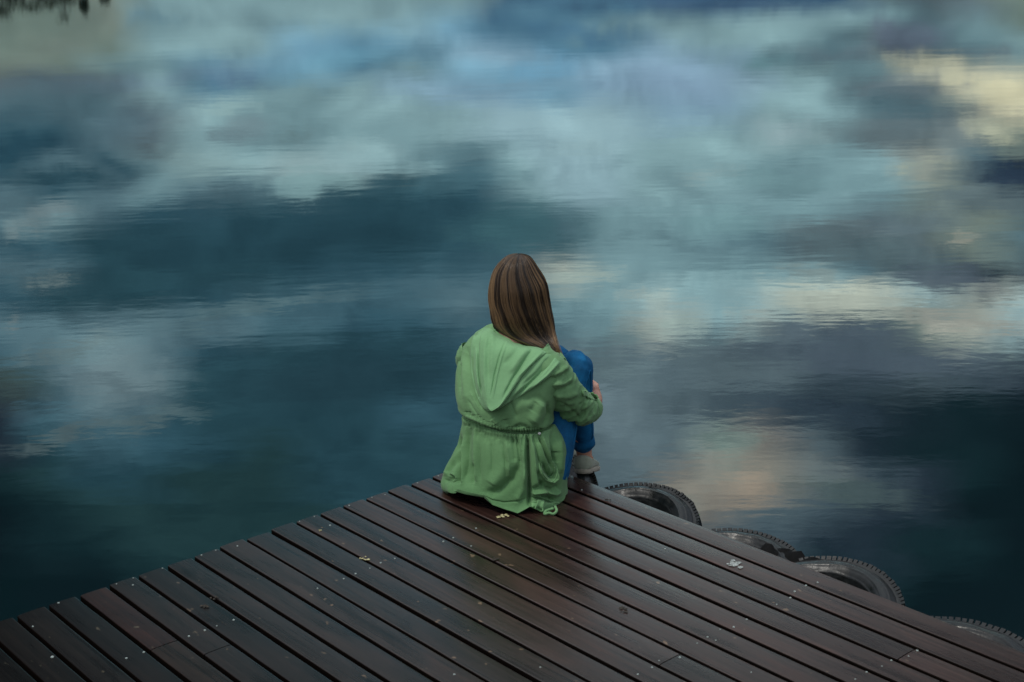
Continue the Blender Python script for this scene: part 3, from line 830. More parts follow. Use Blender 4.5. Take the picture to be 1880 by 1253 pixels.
# right hand wraps round the shins and clasps the left wrist in front of them
MID = (KR+(AR-KR)*.38+KL+(AL-KL)*.38)/2
FR = MID+FDIR*.115
WRv = WR; WLv = FR-RDIR*.065+Vector((0, 0, -.005))
EL_ = aty(835, 760, 4.50); EL_ = bl(-.235, .20, .27)
dR = (FR+RDIR*.03+FDIR*.0+Vector((0, 0, .01))-WRv).normalized()
nR = (RDIR*.75+FDIR*.65); nR = (nR-dR*nR.dot(dR)).normalized()
dL = (FR+RDIR*.06+Vector((0, 0, -.01))-WLv).normalized()
nL = FDIR*1.; nL = (nL-dL*nL.dot(dL)).normalized()
parts = []
body_ch = [
    [(HIP, (.115, .095)), (SPN, (.095, .075)), (CH, (.115, .080)), (NECK+Vector((0, -.01, -.03)), .060), (NECK+Vector((.004, .008, .03)), .043), (HEADC+Vector((-.004, -.012, -.07)), .044)],
    [(CH, (.115, .080)), (SR, .036), (SR*.5+ER*.5, .032), (ER, .030), (ER*.45+WRv*.55, .027), (WRv, .0195)],
    [(CH, (.115, .080)), (SL_, .042), (SL_*.5+EL_*.5, .034), (EL_, .030), (EL_*.5+WLv*.5, .027), (WLv, .0195)],
    [(HIP, (.115, .095)), (HR, .078), (HR*.5+KR*.5, .062), (KR, .045), (KR*.62+AR*.38-FDIR*.008, .044), (AR, .028), (AR+FDIR*.01-Vector((0, 0, .035)), .027)],
    [(HIP, (.115, .095)), (HL, .078), (HL*.5+KL*.5, .062), (KL, .045), (KL*.62+AL*.38-FDIR*.008, .044), (AL, .028), (AL+FDIR*.01-Vector((0, 0, .035)), .027)]]
parts.append(skin_mesh(body_ch, 2))
TOE = Vector((.16, .84, -.26)).normalized()
for A in (AR, AL):
    a0 = A-Vector((0, 0, .050))
    parts.append(skin_mesh([[(a0-TOE*.028, .020), (a0+TOE*.03, .021), (a0+TOE*.09-Vector((0, 0, .004)), (.022, .015)), (a0+TOE*.140-Vector((0, 0, .006)), (.018, .010))]], 1))
for (W, d, n, s) in ((WRv, dR, nR, 1), (WLv, dL, nL, 1)):
    palm, fing = hand_chains(W, d, n, s, 1.15)
    for c_ in palm+fing: parts.append(skin_mesh([c_], 1))
parts += head_mesh()
body = voxel_union(parts, .0042, 3)
BODYM = body.copy()
pobj('body', body, M['skin'])

# ---- shirt under the jacket
sh_ = voxel_union([skin_mesh([[(HIP+Vector((0, 0, .04)), (.118, .098)), (SPN, (.100, .080)), (CH, (.119, .084)), (NECK+Vector((0, -.01, -.045)), (.072, .062))],
    [(CH, (.119, .084)), (SR, .040)], [(CH, (.119, .084)), (SL_, .044)]], 2)], .006, 3)
pobj('shirt', sh_, M['shirt'])
# ---- jeans
def wrinkle(me, amp, sc, seed=0., stretch=(1, 1, 1), centers=()):
    me.update()
    vs = me.vertices
    nor = [v.normal.copy() for v in vs]
    for v, n in zip(vs, nor):
        p = Vector((v.co.x*stretch[0], v.co.y*stretch[1], v.co.z*stretch[2]))+Vector((seed, 0, 0))
        a = noise.noise(p*sc)+.5*noise.noise(p*sc*2.1)
        a = (1-abs(a)*2.2)
        k = 1.
        if centers:
            k = .25
            for c, r in centers: k = max(k, math.exp(-((v.co-c).length/r)**2)*1.4)
        v.co += n*(a*amp*k)
    me.update(); return me
def lerp(a, b, f): return a*(1-f)+b*f
CR = lerp(KR, AR, .885); CL = lerp(KL, AL, .885)
jm = []
jm.append(skin_mesh([[(HIP+Vector((0, 0, .02)), (.125, .105)), (HIP+Vector((0, 0, -.01)), (.13, .105)), (HR+Vector((.0, 0, -.012)), .090), (lerp(HR, KR, .5), .069), (lerp(HR, KR, .86), .057), (KR, .056), (lerp(KR, AR, .15), .055), (lerp(KR, AR, .45)-FDIR*.006, .050), (lerp(KR, AR, .78), .041), (CR, .038)],
          [(HIP+Vector((0, 0, -.01)), (.13, .105)), (HL+Vector((0, 0, -.012)), .090), (lerp(HL, KL, .5), .069), (lerp(HL, KL, .86), .057), (KL, .056), (lerp(KL, AL, .15), .055), (lerp(KL, AL, .45)-FDIR*.006, .050), (lerp(KL, AL, .78), .041), (CL, .038)]], 2))
jeans = voxel_union(jm, .0052, 3)
wrinkle(jeans, .0055, 17, 3., (1, 1, 1.3), [(KR, .07), (KL, .07), (HR, .10), (CR, .05), (CL, .05)])
JE = pobj('jeans', jeans, M['denim'])
# seam running down the outside of the thigh and shin
bv = BVHTree.FromObject(JE, bpy.context.evaluated_depsgraph_get())
def seam(name, pts, rad, mat, parent, bvh, off=.001, n=40, shift=OP):
    out = []
    for p in crom(pts, n):
        h = bvh.find_nearest(Vector(p)-shift)
        out.append(h[0]+h[1]*off)
    V, F = tube_mesh(out, rad, 6)
    return obj(name, mesh(V, F), mat, parent)
seam('seam', [HR+RDIR*.09, lerp(HR, KR, .5)+RDIR*.08-Vector((0, 0, .02)), KR+RDIR*.07], .0013, M['denim'], JE, bv)
seam('seam', [KR+RDIR*.07, lerp(KR, AR, .5)+RDIR*.07, CR+RDIR*.05], .0013, M['denim'], JE, bv)
for (C_, A_) in ((CR, KR), (CL, KL)):           # turned trouser hems
    d = (C_-A_).normalized(); sd_ = d.cross(RDIR).normalized(); e1 = d.cross(sd_).normalized()
    V, F = [], []
    for j, (q, r) in enumerate(((-.022, .0405), (-.012, .0425), (.0, .0425), (.012, .0415), (.013, .0385), (.0, .0375))):
        for i in range(28):
            a = 2*pi*i/28; rr = r+.0014*sin(a*3+q*90)
            V.append(C_+d*q+sd_*cos(a)*rr+e1*sin(a)*rr)
    for j in range(5):
        for i in range(28): F.append((j*28+i, j*28+(i+1) % 28, (j+1)*28+(i+1) % 28, (j+1)*28+i))
    obj('trouser_hem', toL(mesh(V, F)), M['denim'], JE)

# ---- shoes
def shoe(A, nm):
    a0 = A-Vector((0, 0, .058)); up_ = Vector((0, 0, 1)); sd_ = TOE.cross(up_).normalized(); upn = sd_.cross(TOE).normalized()
    V, F = [], []; ns, nr = 34, 28
    L0, L1 = -.062, .175
    for j in range(ns+1):
        f = j/ns; x = L0+(L1-L0)*f
        wd = .039*(1-.9*max(0, (f-.80)/.20)**2.4)*(1-.55*max(0, (.12-f)/.12)**2)*(.86+.22*math.exp(-((f-.68)/.22)**2))
        tp = .054 if f < .1 else .054-.012*(f-.1)/.35 if f < .45 else .042-.030*(f-.45)/.55
        tp *= (1-.5*max(0, (f-.9)/.1)**2)
        for i in range(nr):
            a = 2*pi*i/nr
            cx = cos(a); cz = sin(a)
            cx = math.copysign(abs(cx)**.8, cx)
            z = (tp*.5)+(tp*.5)*math.copysign(abs(cz)**.75, cz)
            wr_ = .0022*noise.noise(Vector((x*60, a*1.7, 4)))
            V.append(a0+TOE*x+sd_*(cx*(wd+wr_))+upn*(z-.012))
    for j in range(ns):
        for i in range(nr): F.append((j*nr+i, (j+1)*nr+i, (j+1)*nr+(i+1) % nr, j*nr+(i+1) % nr))
    F.append(tuple(range(nr))); F.append(tuple(ns*nr+i for i in range(nr))[::-1])
    sh = pobj('shoe', mesh(V, F), M['shoe'])
    # slouchy collar round the ankle
    V, F = [], []
    for j, (h, r) in enumerate(((.018, .040), (.028, .0405), (.036, .0385), (.041, .0395), (.043, .0375), (.036, .0345), (.026, .034))):
        for i in range(32):
            a = 2*pi*i/32; rr = r+.0020*noise.noise(Vector((a*2, h*160, 1)))
            V.append(a0+TOE*(cos(a)*rr*1.12-.010)+sd_*(sin(a)*rr*.9)+upn*(h-.008+.008*cos(a+.6)))
    for j in range(6):
        for i in range(32): F.append((j*32+i, j*32+(i+1) % 32, (j+1)*32+(i+1) % 32, (j+1)*32+i))
    obj('collar', toL(mesh(V, F)), M['shoe'], sh)
    V, F = [], []
    for k, (e, z) in enumerate(((0., -.022), (.004, -.020), (.005, -.008), (.0, -.004))):
        for j in range(48):
            a = 2*pi*j/48; x = cos(a); s_ = sin(a)
            xx = (L0+L1)/2+(L1-L0)/2*math.copysign(abs(x)**.85, x)*(1+e*4); f = (xx-L0)/(L1-L0); f = min(max(f, 0), 1)
            ww = (.040+e)*(.86+.22*math.exp(-((f-.68)/.22)**2))*math.copysign(abs(s_)**.8, s_)
            V.append(a0+TOE*xx+sd_*ww+upn*z)
    for k in range(3):
        for j in range(48): F.append((k*48+j, k*48+(j+1) % 48, (k+1)*48+(j+1) % 48, (k+1)*48+j))
    F.append(tuple(range(48))[::-1]); F.append(tuple(3*48+j for j in range(48)))
    obj('sole', toL(mesh(V, F)), M['sole'], sh)
shoe(AR, 'shoe'); shoe(AL, 'shoe')

# ---- jacket body: lofted rings, then sculpted folds
# each ring: left px, left Y, right px, right Y, back depth, front depth
RINGS = [
 ((901, 597), 4.375, (981, 634), 4.285, .045, .045),
 ((886, 603), 4.385, (1006, 640), 4.265, .062, .055),
 ((866, 613), 4.39, (1026, 650), 4.245, .078, .07),
 ((850, 630), 4.40, (1038, 668), 4.225, .094, .085),
 ((843, 652), 4.405, (1040, 692), 4.215, .106, .10),
 ((840, 686), 4.40, (1030, 722), 4.21, .116, .115),
 ((840, 722), 4.395, (1015, 752), 4.205, .122, .12),
 ((846, 738), 4.385, (1008, 776), 4.205, .118, .12),
 ((853, 752), 4.38, (1006, 787), 4.21, .108, .12),
 ((850, 774), 4.385, (1018, 800), 4.20, .114, .13),
 ((843, 806), 4.39, (1030, 824), 4.195, .130, .14),
 ((834, 832), 4.395, (1034, 852), 4.195, .142, .15),
 ((820, 858), 4.395, (1035, 880), 4.195, .148, .15),
 ((811, 879), 4.385, (1034, 905), 4.195, .150, .15),
 ((815, 895), 4.375, (1034, 921), 4.185, .150, .15),
 ((826, 903), 4.36, (1030, 932), 4.17, .147, .14)]
NA = 540; NR_ = 420
nk = len(RINGS)
ctrl = []
for (pl, yl, pr, yr, bb, bf) in RINGS:
    a = aty(pl[0]+8, pl[1]-3, yl); c = aty(pr[0]-3, pr[1], yr)
    ctrl.append((*a, *c, bb, bf))
RC = crom(ctrl, NR_)
GAP0, GAP1 = radians(62), radians(118)          # front opening between the panels (90 deg = front)
JV = []
for j in range(NR_):
    a = Vector(RC[j][0:3]); c = Vector(RC[j][3:6]); bb, bf = RC[j][6], RC[j][7]
    cen = (a+c)/2; ax = (c-a)/2; dn = ax.cross(Vector((0, 0, 1))).normalized()      # points backwards to the camera?
    if dn.y > 0: dn = -dn
    vv = j/(NR_-1)
    op = 1. if vv > .12 else vv/.12
    g0 = radians(90)-(radians(90)-GAP0)*op-.02; g1 = radians(90)+(GAP1-radians(90))*op+.02
    for i in range(NA):
        th = g1+(2*pi-(g1-g0))*i/(NA-1)
        cx, sy = cos(th), sin(th)
        cx = math.copysign(abs(cx)**.90, cx)
        sy2 = math.copysign(abs(sy)**.90, sy)
        depth = bf if sy2 > 0 else bb
        JV.append(cen+ax*cx-dn*(sy2*depth))
JV = np.array([tuple(v) for v in JV]).reshape(NR_, NA, 3)
# keep the cloth above the boards
def grid_normals(G):
    du = np.gradient(G, axis=1); dv = np.gradient(G, axis=0)
    n = np.cross(du, dv); n /= (np.linalg.norm(n, axis=2, keepdims=True)+1e-9)
    return n
def projn(G):
    Xc, Yc, Zc = G[..., 0], G[..., 1], G[..., 2]-CAMH
    c, s = cos(PITCH), sin(PITCH); y1 = Yc*c-Zc*s; z1 = Yc*s+Zc*c
    c, s = cos(ROLL), sin(ROLL); x2 = c*Xc+s*z1; z2 = -s*Xc+c*z1
    return 940+FPX*x2/y1, 626.5-FPX*z2/y1
def seg_dist(U, V_, pts):
    best = np.full(U.shape, 1e9); bt = np.zeros(U.shape); m_ = len(pts)-1
    for q in range(m_):
        ax_, ay = pts[q]; bx, by = pts[q+1]; ddx, ddy = bx-ax_, by-ay; L2 = ddx*ddx+ddy*ddy+1e-9
        tt = np.clip(((U-ax_)*ddx+(V_-ay)*ddy)/L2, 0, 1)
        d = np.hypot(U-ax_-tt*ddx, V_-ay-tt*ddy)
        mk = d < best; best = np.where(mk, d, best); bt = np.where(mk, (q+tt)/m_, bt)
    return best, bt
def sculpt(G, folds, outward, nrm):
    """folds: (points, width px, depth m (+ridge / -valley), taper)"""
    U, V_ = projn(G)
    facing = np.clip(-(nrm[..., 1]*.95-nrm[..., 2]*.29)*3, 0, 1)
    disp = np.zeros(U.shape)
    for pts, wd, dp, tp in folds:
        d, tt = seg_dist(U, V_, pts)
        w_ = wd*(1+tp*tt) if tp > 0 else wd*(1+(-tp)*(1-tt))
        prof = np.exp(-(d/w_)**(1.35 if wd < 3.6 else 2.))
        end = np.clip(np.minimum(tt, 1-tt)*5+.25, 0, 1)
        disp += dp*prof*end
    return G+nrm*(disp*facing*1.25)[..., None]
nr = grid_normals(JV)
cen_all = JV.mean(axis=1, keepdims=True)
if ((JV-cen_all)*nr).sum() < 0: nr = -nr
U0, V0 = projn(JV)
vv = np.linspace(0, 1, NR_)[:, None]*np.ones((1, NA)); aa = np.linspace(0, 1, NA)[None, :]*np.ones((NR_, 1))
arc = aa*1.15                                    # metres round the back
WJ = 8/(nk-1)                                    # waist position along the loft
disp = np.zeros((NR_, NA))
below = np.clip((vv-WJ)/(1-WJ), 0, 1); above = np.clip((WJ-vv)/WJ, 0, 1)
# gathers at the waist that open into loose folds
for j in range(NR_):
    for i in range(NA):
        s = arc[j, i]
        b_ = below[j, i]; a_ = above[j, i]
        if vv[j, i] >= WJ:
            fine = noise.noise(Vector((s*70, 1.3, b_*1.5)))*math.exp(-b_*9)*.0040
            mid = noise.noise(Vector((s*24+2, b_*1.1, 5)))*.0075*min(1, b_*3)*(1-.35*b_)
            big = noise.noise(Vector((s*8+9, b_*.8, 7)))*.020*b_
            disp[j, i] = fine+mid+big
        else:
            fine = noise.noise(Vector((s*60, 4.3, a_*2)))*math.exp(-a_*16)*.0035
            mid = noise.noise(Vector((s*9, a_*4, 8)))*.008*min(1, a_*3)
            wr2 = (1-abs(noise.noise(Vector((s*10+a_*3, a_*7, 11))))*3)*.0014*min(1, a_*2)
            disp[j, i] = fine+mid+wr2
disp -= .0075*np.exp(-((vv-WJ)/.010)**2)         # cord channel
disp += .007*np.exp(-((vv-WJ+.045)/.03)**2)      # blousing above it
disp += .005*np.exp(-((vv-WJ-.03)/.02)**2)
JV = JV+nr*disp[..., None]
FOLDS = [
 # skirt
 ([(843, 800), (842, 850), (842, 893)], 4.0, -.034, 0), ([(832, 810), (825, 850), (822, 880)], 7, .010, .5),
 ([(848, 806), (847, 895)], 5, .009, 0),
 ([(860, 785), (858, 830), (857, 890)], 6, -.009, .6), ([(874, 790), (873, 840), (873, 890)], 4, .009, .2), ([(868, 850), (866, 896)], 5, -.012, .3),
 ([(890, 800), (893, 850), (895, 900)], 12, .004, .5),
 ([(968, 802), (970, 850), (972, 900), (973, 940)], 3.6, -.026, .1), ([(962, 802), (963, 850), (964, 890)], 4, .008, .2),
 ([(955, 852), (940, 880), (915, 905), (893, 915)], 8, -.013, 0), ([(965, 860), (960, 900), (948, 925)], 7, .008, 0), ([(935, 850), (915, 880), (905, 895)], 12, .007, 0),
 ([(939, 800), (942, 825), (945, 850)], 2.6, -.008, .8), ([(947, 800), (951, 830), (955, 856)], 2.4, -.009, .8), ([(955, 800), (958, 830)], 2.4, .006, .6),
 ([(976, 800), (982, 840), (985, 870), (990, 900)], 2.6, .010, .8), ([(981, 800), (988, 840), (994, 860)], 2.0, -.009, .8),
 ([(986, 800), (998, 838), (1010, 868)], 2.2, .008, .5), ([(990, 800), (1003, 835), (1013, 860)], 1.8, -.011, .5),
 ([(995, 800), (1008, 835), (1018, 862)], 2.6, .008, .5),
 ([(1015, 790), (1017, 830), (1018, 850)], 4, -.007, .3), ([(1027, 800), (1030, 840), (1028, 870)], 5, .008, .2),
 ([(1021, 828), (1019, 850)], 5, -.010, 0),
 ([(989, 850), (994, 868), (1003, 881), (1013, 885), (1021, 878), (1022, 862)], 2.6, .012, 0),
 ([(997, 852), (1003, 868), (1012, 878), (1018, 868)], 2.6, -.012, 0),
 ([(978, 905), (990, 897), (998, 885)], 5, -.010, 0), ([(975, 912), (992, 907), (1005, 903)], 3.5, .012, 0),
 ([(993, 915), (1008, 912), (1018, 916)], 3.5, -.014, 0), ([(1000, 896), (1014, 898), (1024, 890)], 3, -.009, 0), ([(1005, 905), (1018, 906), (1028, 900)], 3.5, .010, 0),
 ([(986, 862), (990, 885), (1000, 900)], 3.2, -.010, .4),
 ([(975, 921), (1000, 921), (1033, 923)], 1.8, -.009, 0),
 ([(885, 925), (925, 930), (965, 920)], 1.6, -.005, 0),
 ([(856, 800), (855, 850), (852, 885)], 1.6, -.006, .3), ([(880, 815), (882, 850), (884, 890)], 1.8, -.004, .3), ([(902, 810), (904, 845), (903, 870)], 2, -.004, .5), ([(922, 815), (928, 850), (930, 880)], 2, -.005, .5),
 ([(930, 812), (936, 850), (936, 885)], 2, .005, .5), ([(1010, 800), (1020, 840), (1024, 870)], 2, -.005, .5), ([(915, 700), (940, 745), (950, 770)], 3, -.003, .5),
 # side lobe at the left
 ([(836, 845), (826, 868), (832, 880), (824, 890)], 4, -.010, 0), ([(826, 872), (836, 876), (838, 884)], 3, .010, 0), ([(818, 885), (830, 893), (840, 888)], 3, -.007, 0),
 # upper part
 ([(858, 640), (864, 690), (874, 735), (884, 752)], 3.5, -.008, .3), ([(850, 650), (853, 700), (858, 740)], 5, .006, .3),
 ([(845, 640), (843, 655), (842, 668)], 3, -.007, 0), ([(848, 665), (844, 690), (845, 720)], 3, -.005, .3),
 ([(864, 720), (872, 738), (880, 752)], 2, .003, 0), ([(860, 735), (868, 750), (876, 762)], 2, -.003, 0),
 ([(998, 738), (990, 760), (976, 778)], 10, .010, 0), ([(985, 738), (975, 756)], 7, -.004, 0),
 ([(926, 770), (929, 784)], 7, -.005, 0), ([(942, 788), (955, 783), (970, 787)], 5, -.006, 0), ([(905, 768), (912, 780)], 7, .004, 0),
 ([(1003, 742), (1006, 760), (1000, 778)], 4, -.008, 0), ([(960, 735), (985, 728), (1003, 740)], 6, -.003, 0),
 ([(940, 755), (960, 745), (985, 745)], 9, .003, 0)]
for q, p in enumerate(crom([(853, 765), (870, 772), (893, 783), (915, 791), (935, 795), (955, 797), (975, 796), (992, 796)], 30)):
    u, v = p[0], p[1]; rr_ = random.Random(q); d = rr_.uniform(.5, 1.)*(1.3 if u > 930 else .9)
    FOLDS.append(([(u, v+1), (u+rr_.uniform(-1, 2), v+8), (u+rr_.uniform(-2, 4), v+rr_.uniform(16, 34))], 1.5, -.0055*d, .8))
    FOLDS.append(([(u+2.4, v-1), (u+2.4+rr_.uniform(-2, 1), v-rr_.uniform(7, 14))], 1.5, -.0050*d, .5))
JV = sculpt(JV, FOLDS, None, nr)
# hem: lift to the boards, puddle where it would go through them
HEMT = [(800, 880), (810, 893), (822, 903), (838, 905), (845, 888), (852, 884), (868, 878), (880, 888), (893, 912), (905, 927), (925, 934), (940, 939), (950, 943), (968, 933), (973, 930), (990, 938), (1000, 943), (1015, 946), (1022, 941), (1033, 920), (1045, 905)]
Uh, Vh = projn(JV)
tgt = np.interp(Uh[-1], [p[0] for p in HEMT], [p[1] for p in HEMT])
back = np.clip(-nr[-1][:, 1]*4+.6, 0, 1)
dz = np.clip((Vh[-1]-tgt)/505., -.02, .07)*back
wz = np.clip((vv-.72)/.28, 0, 1)**1.5
JV[..., 2] += dz[None, :]*wz
floorz = .004+.004*np.sin(aa*60)
JV[..., 2] = np.maximum(JV[..., 2], floorz+(1-vv)*.0)
# the hem rolls out a little where it lies on the boards
V = JV.reshape(-1, 3)
F = []
for j in range(NR_-1):
    for i in range(NA-1):
        F.append((j*NA+i, (j+1)*NA+i, (j+1)*NA+i+1, j*NA+i+1))
jme = mesh(V-np.array(OP), F)
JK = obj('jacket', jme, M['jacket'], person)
JK['label'] = 'sage green hooded jacket gathered at the waist'
bmj = bmesh.new(); bmj.from_mesh(jme); JB = BVHTree.FromBMesh(bmj); bmj.free()
md = JK.modifiers.new('thickness', 'SOLIDIFY'); md.thickness = .0022; md.offset = -1

CAMP = Vector((0, 0, CAMH))
def on_jacket(u, v, off=0., tree=None):
    d = Vector(ray(u, v)).normalized()
    h = (tree or JB).ray_cast(CAMP-OP, d)
    if h[0] is None:
        # nearest point to the ray at figure distance
        p = CAMP-OP+d*4.6
        h = (tree or JB).find_nearest(p)
        q = CAMP-OP+d*(h[0]-(CAMP-OP)).dot(d)
        return q, -d
    n = h[1]
    if n.dot(d) > 0: n = -n
    return h[0]+n*off-d*0, n

# drawstring
pts = []
for p in crom([(851, 764), (870, 772), (893, 783), (915, 791), (935, 795), (955, 797), (975, 796), (990, 796)], 90):
    q, n = on_jacket(p[0], p[1]); pts.append(q-Vector(ray(p[0], p[1])).normalized()*(.0012+.0012*math.sin(len(pts)*1.9)))
V, F = tube_mesh(pts, [.0019+.0006*sin(i*1.9) for i in range(len(pts))], 7)
obj('drawstring', mesh(V, F), M['cord'], JK)
# gathered casing: little puckers above the cord
for (u, v, nn_) in [(990, 797, 'eyelet')]:
    q, n = on_jacket(u, v, .002)
    e1 = n.cross(Vector((0, 0, 1))).normalized(); e2 = n.cross(e1)
    V, F = [], []
    for j, (r, h) in enumerate(((.0052, 0), (.0048, .002), (.0034, .0026), (.0018, .0018), (.0004, .0012))):
        for i in range(14):
            a = 2*pi*i/14; V.append(q+e1*cos(a)*r+e2*sin(a)*r+n*h)
    for j in range(4):
        for i in range(14): F.append((j*14+i, j*14+(i+1) % 14, (j+1)*14+(i+1) % 14, (j+1)*14+i))
    obj(nn_, mesh(V, F), M['metal'], JK)
# seam lines as stitched ridges
def ridge(name, pp, rad, mat, parent, off=.0005, n=60, tree=None):
    out = []
    for p in crom(pp, n):
        q, nn2 = on_jacket(p[0], p[1], off, tree); out.append(q)
    V, F = tube_mesh(out, rad, 6)
    return obj(name, mesh(V, F), mat, parent)
ridge('pocket_edge', [(989, 850), (993, 866), (1002, 880), (1013, 885), (1021, 877), (1023, 864), (1019, 853)], .0019, M['jacket_trim'], JK)
ridge('pocket_edge', [(1018, 858), (1017, 868), (1011, 876), (1003, 870), (997, 858), (991, 848)], .0016, M['jacket_trim'], JK)

# generic draped patch on the jacket
def patch(name, left, right, nt, ns, offf, parent, mat, thick=.003, tree=None, lip=0.):
    Lc = crom(left, nt); Rcv = crom(right, nt)
    G = []
    for j in range(nt):
        row = []
        for i in range(ns):
            s = i/(ns-1); u = Lc[j][0]*(1-s)+Rcv[j][0]*s; v = Lc[j][1]*(1-s)+Rcv[j][1]*s
            q, n = on_jacket(u, v, 0., tree)
            row.append((q, n, u, v))
        G.append(row)
    # smooth the base so that the patch spans the folds under it
    P = np.array([[tuple(c[0]) for c in r] for r in G])
    for _ in range(14):
        Q = P.copy(); Q[1:-1, 1:-1] = (P[:-2, 1:-1]+P[2:, 1:-1]+P[1:-1, :-2]+P[1:-1, 2:])/4; P = Q*.7+P*.3
    Nn = grid_normals(P)
    if Nn[nt//2, ns//2, 1] > 0: Nn = -Nn
    for j in range(nt):
        for i in range(ns):
            u, v = G[j][i][2], G[j][i][3]
            d = -Vector(ray(u, v)).normalized()
            P[j, i] += np.array(d)*offf(i/(ns-1), j/(nt-1), u, v)
    V = P.reshape(-1, 3)
    F = [(j*ns+i, (j+1)*ns+i, (j+1)*ns+i+1, j*ns+i+1) for j in range(nt-1) for i in range(ns-1)]
    me = mesh(V, F)
    o = obj(name, me, mat, parent)
    md = o.modifiers.new('t', 'SOLIDIFY'); md.thickness = thick; md.offset = -1 if Nn[nt//2, ns//2, 1] < 0 else 1
    return o, me

# hood: outer layer, then the inner pouch lying on it
def fold_off(u, v, folds):
    s = 0.
    for pts, wd, dp in folds:
        best = 1e9; bt = 0
        m_ = len(pts)-1
        for q in range(m_):
            ax_, ay = pts[q]; bx, by = pts[q+1]; ddx, ddy = bx-ax_, by-ay
            tt = max(0, min(1, ((u-ax_)*ddx+(v-ay)*ddy)/(ddx*ddx+ddy*ddy+1e-9)))
            d = math.hypot(u-ax_-tt*ddx, v-ay-tt*ddy)
            if d < best: best = d; bt = (q+tt)/m_
        s += dp*math.exp(-(best/wd)**2)*min(1, min(bt, 1-bt)*5+.2)
    return s
HF1 = [([(1020, 650), (990, 688), (955, 722), (935, 740)], 3.5, -.009), ([(1032, 660), (1005, 690), (975, 715)], 3, .006), ([(1010, 655), (985, 685), (960, 708)], 3, -.004),
       ([(869, 640), (868, 680), (874, 715), (884, 740)], 2.4, -.008), ([(874, 636), (874, 680), (880, 720)], 2.6, .006), ([(880, 640), (881, 690), (886, 725)], 2.2, -.006)]
def off1(s, t_, u, v):
    e = min(1, (1-s)*9)*min(1, s*9)
    return .004+.017*min(1, t_*5)*(.35+.65*e)+1.6*fold_off(u, v, HF1)
hood, hme = patch('hood', [(893, 601), (872, 612), (864, 640), (865, 680), (873, 720), (884, 745), (896, 756)],
             [(996, 640), (1022, 651), (1041, 664), (1020, 684), (985, 709), (948, 732), (912, 754)], 90, 90, off1, JK, M['hood'])
bmj = bmesh.new(); bmj.from_mesh(hme); HB = BVHTree.FromBMesh(bmj); bmj.free()
HF2 = [([(905, 603), (903, 640), (902, 690)], 5, .003), ([(930, 622), (917, 655), (908, 690), (901, 730)], 1.6, -.0035), ([(933, 622), (921, 655), (912, 690), (905, 730)], 1.6, .003),
       ([(895, 610), (889, 640), (888, 690), (892, 730)], 3, .004), ([(900, 620), (896, 660), (897, 700)], 3, -.003),
       ([(985, 632), (960, 668), (940, 700), (922, 735)], 3.5, -.006), ([(975, 630), (952, 660), (935, 685)], 5, .004), ([(960, 628), (940, 655), (925, 670)], 5, -.003),
       ([(1000, 642), (975, 668), (952, 692)], 3, .004)]
def off2(s, t_, u, v):
    e = min(1, (1-s)*8)*min(1, s*8)
    pouch = .028*max(0, (t_-.35)/.65)**1.2
    return .002+(.007+pouch)*min(1, t_*6)*(.25+.75*e**.6)+1.6*fold_off(u, v, HF2)
inner, ime = patch('hood_pouch', [(900, 598), (884, 612), (880, 640), (881, 680), (884, 715), (888, 738), (893, 750), (901, 754)],
              [(972, 628), (1004, 643), (1000, 650), (975, 672), (951, 702), (933, 730), (920, 746), (903, 755)], 90, 80, off2, hood, M['hood'], thick=.004, tree=HB)

# hem tabs at the lower right of the skirt
def flat_patch(name, L, R, off, thick, parent=JK):
    o, me = patch(name, L, R, 16, 16, lambda s, t_, u, v: off+.0015*sin(s*7+t_*3), parent, M['jacket_trim'], thick)
    return o
flat_patch('hem_band', [(975, 921), (977, 930), (980, 937)], [(1034, 924), (1030, 933), (1022, 940)], .007, .004)
flat_patch('hem_tab', [(987, 918), (985, 927), (982, 938)], [(999, 918), (998, 929), (995, 942)], .013, .003)

# little tie loop lying on the boards below the hem
lp = crom([tuple(atz(1016, 934, .016)), tuple(atz(1003, 938, .014)), tuple(atz(1000, 944, .006)), tuple(atz(1008, 942, .010)), tuple(atz(1016, 944, .006)), tuple(atz(1022, 938, .012)), tuple(atz(1019, 930, .02))], 40)
V, F = tube_mesh([Vector(p)-OP for p in lp], .0045, 8)
obj('tie_loop', mesh(V, F), M['jacket_trim'], JK)

# sleeves
def sleeve(path, rad, n_s=110, n_a=72, seed=0, squash=1.):
    P = crom([(*p, r) for p, r in zip(path, rad)], n_s)
    pts = [Vector(p[:3]) for p in P]; rr = [p[3] for p in P]
    V, F = [], []; prev = None
    for j, p in enumerate(pts):
        tt = (pts[min(j+1, n_s-1)]-pts[max(j-1, 0)]).normalized()
        a = (Vector((0, 0, 1))-tt*tt.z).normalized() if prev is None else (prev-tt*prev.dot(tt)).normalized()
        prev = a; b_ = tt.cross(a); f = j/(n_s-1)
        for i in range(n_a):
            th = 2*pi*i/n_a
            w1 = noise.noise(Vector((cos(th)*1.6+seed, sin(th)*1.6, f*9)))
            w2 = 1-abs(noise.noise(Vector((cos(th)*1.1+seed+f*2, sin(th)*1.1, f*15+5))))*3.2
            w3 = 1-abs(noise.noise(Vector((cos(th)*2+seed, sin(th)*2+f*3, f*24+5))))*3.
            bend = math.exp(-((f-.55)/.22)**2)
            d = .004*w1+.0042*w2*(.5+.8*bend)+.0020*w3
            V.append(p+(a*cos(th)+b_*sin(th))*(rr[j]+d))
    for j in range(n_s-1):
        for i in range(n_a): F.append((j*n_a+i, j*n_a+(i+1) % n_a, (j+1)*n_a+(i+1) % n_a, (j+1)*n_a+i))
    return V, F, pts
FAR_R = lerp(ER, WRv, .72)
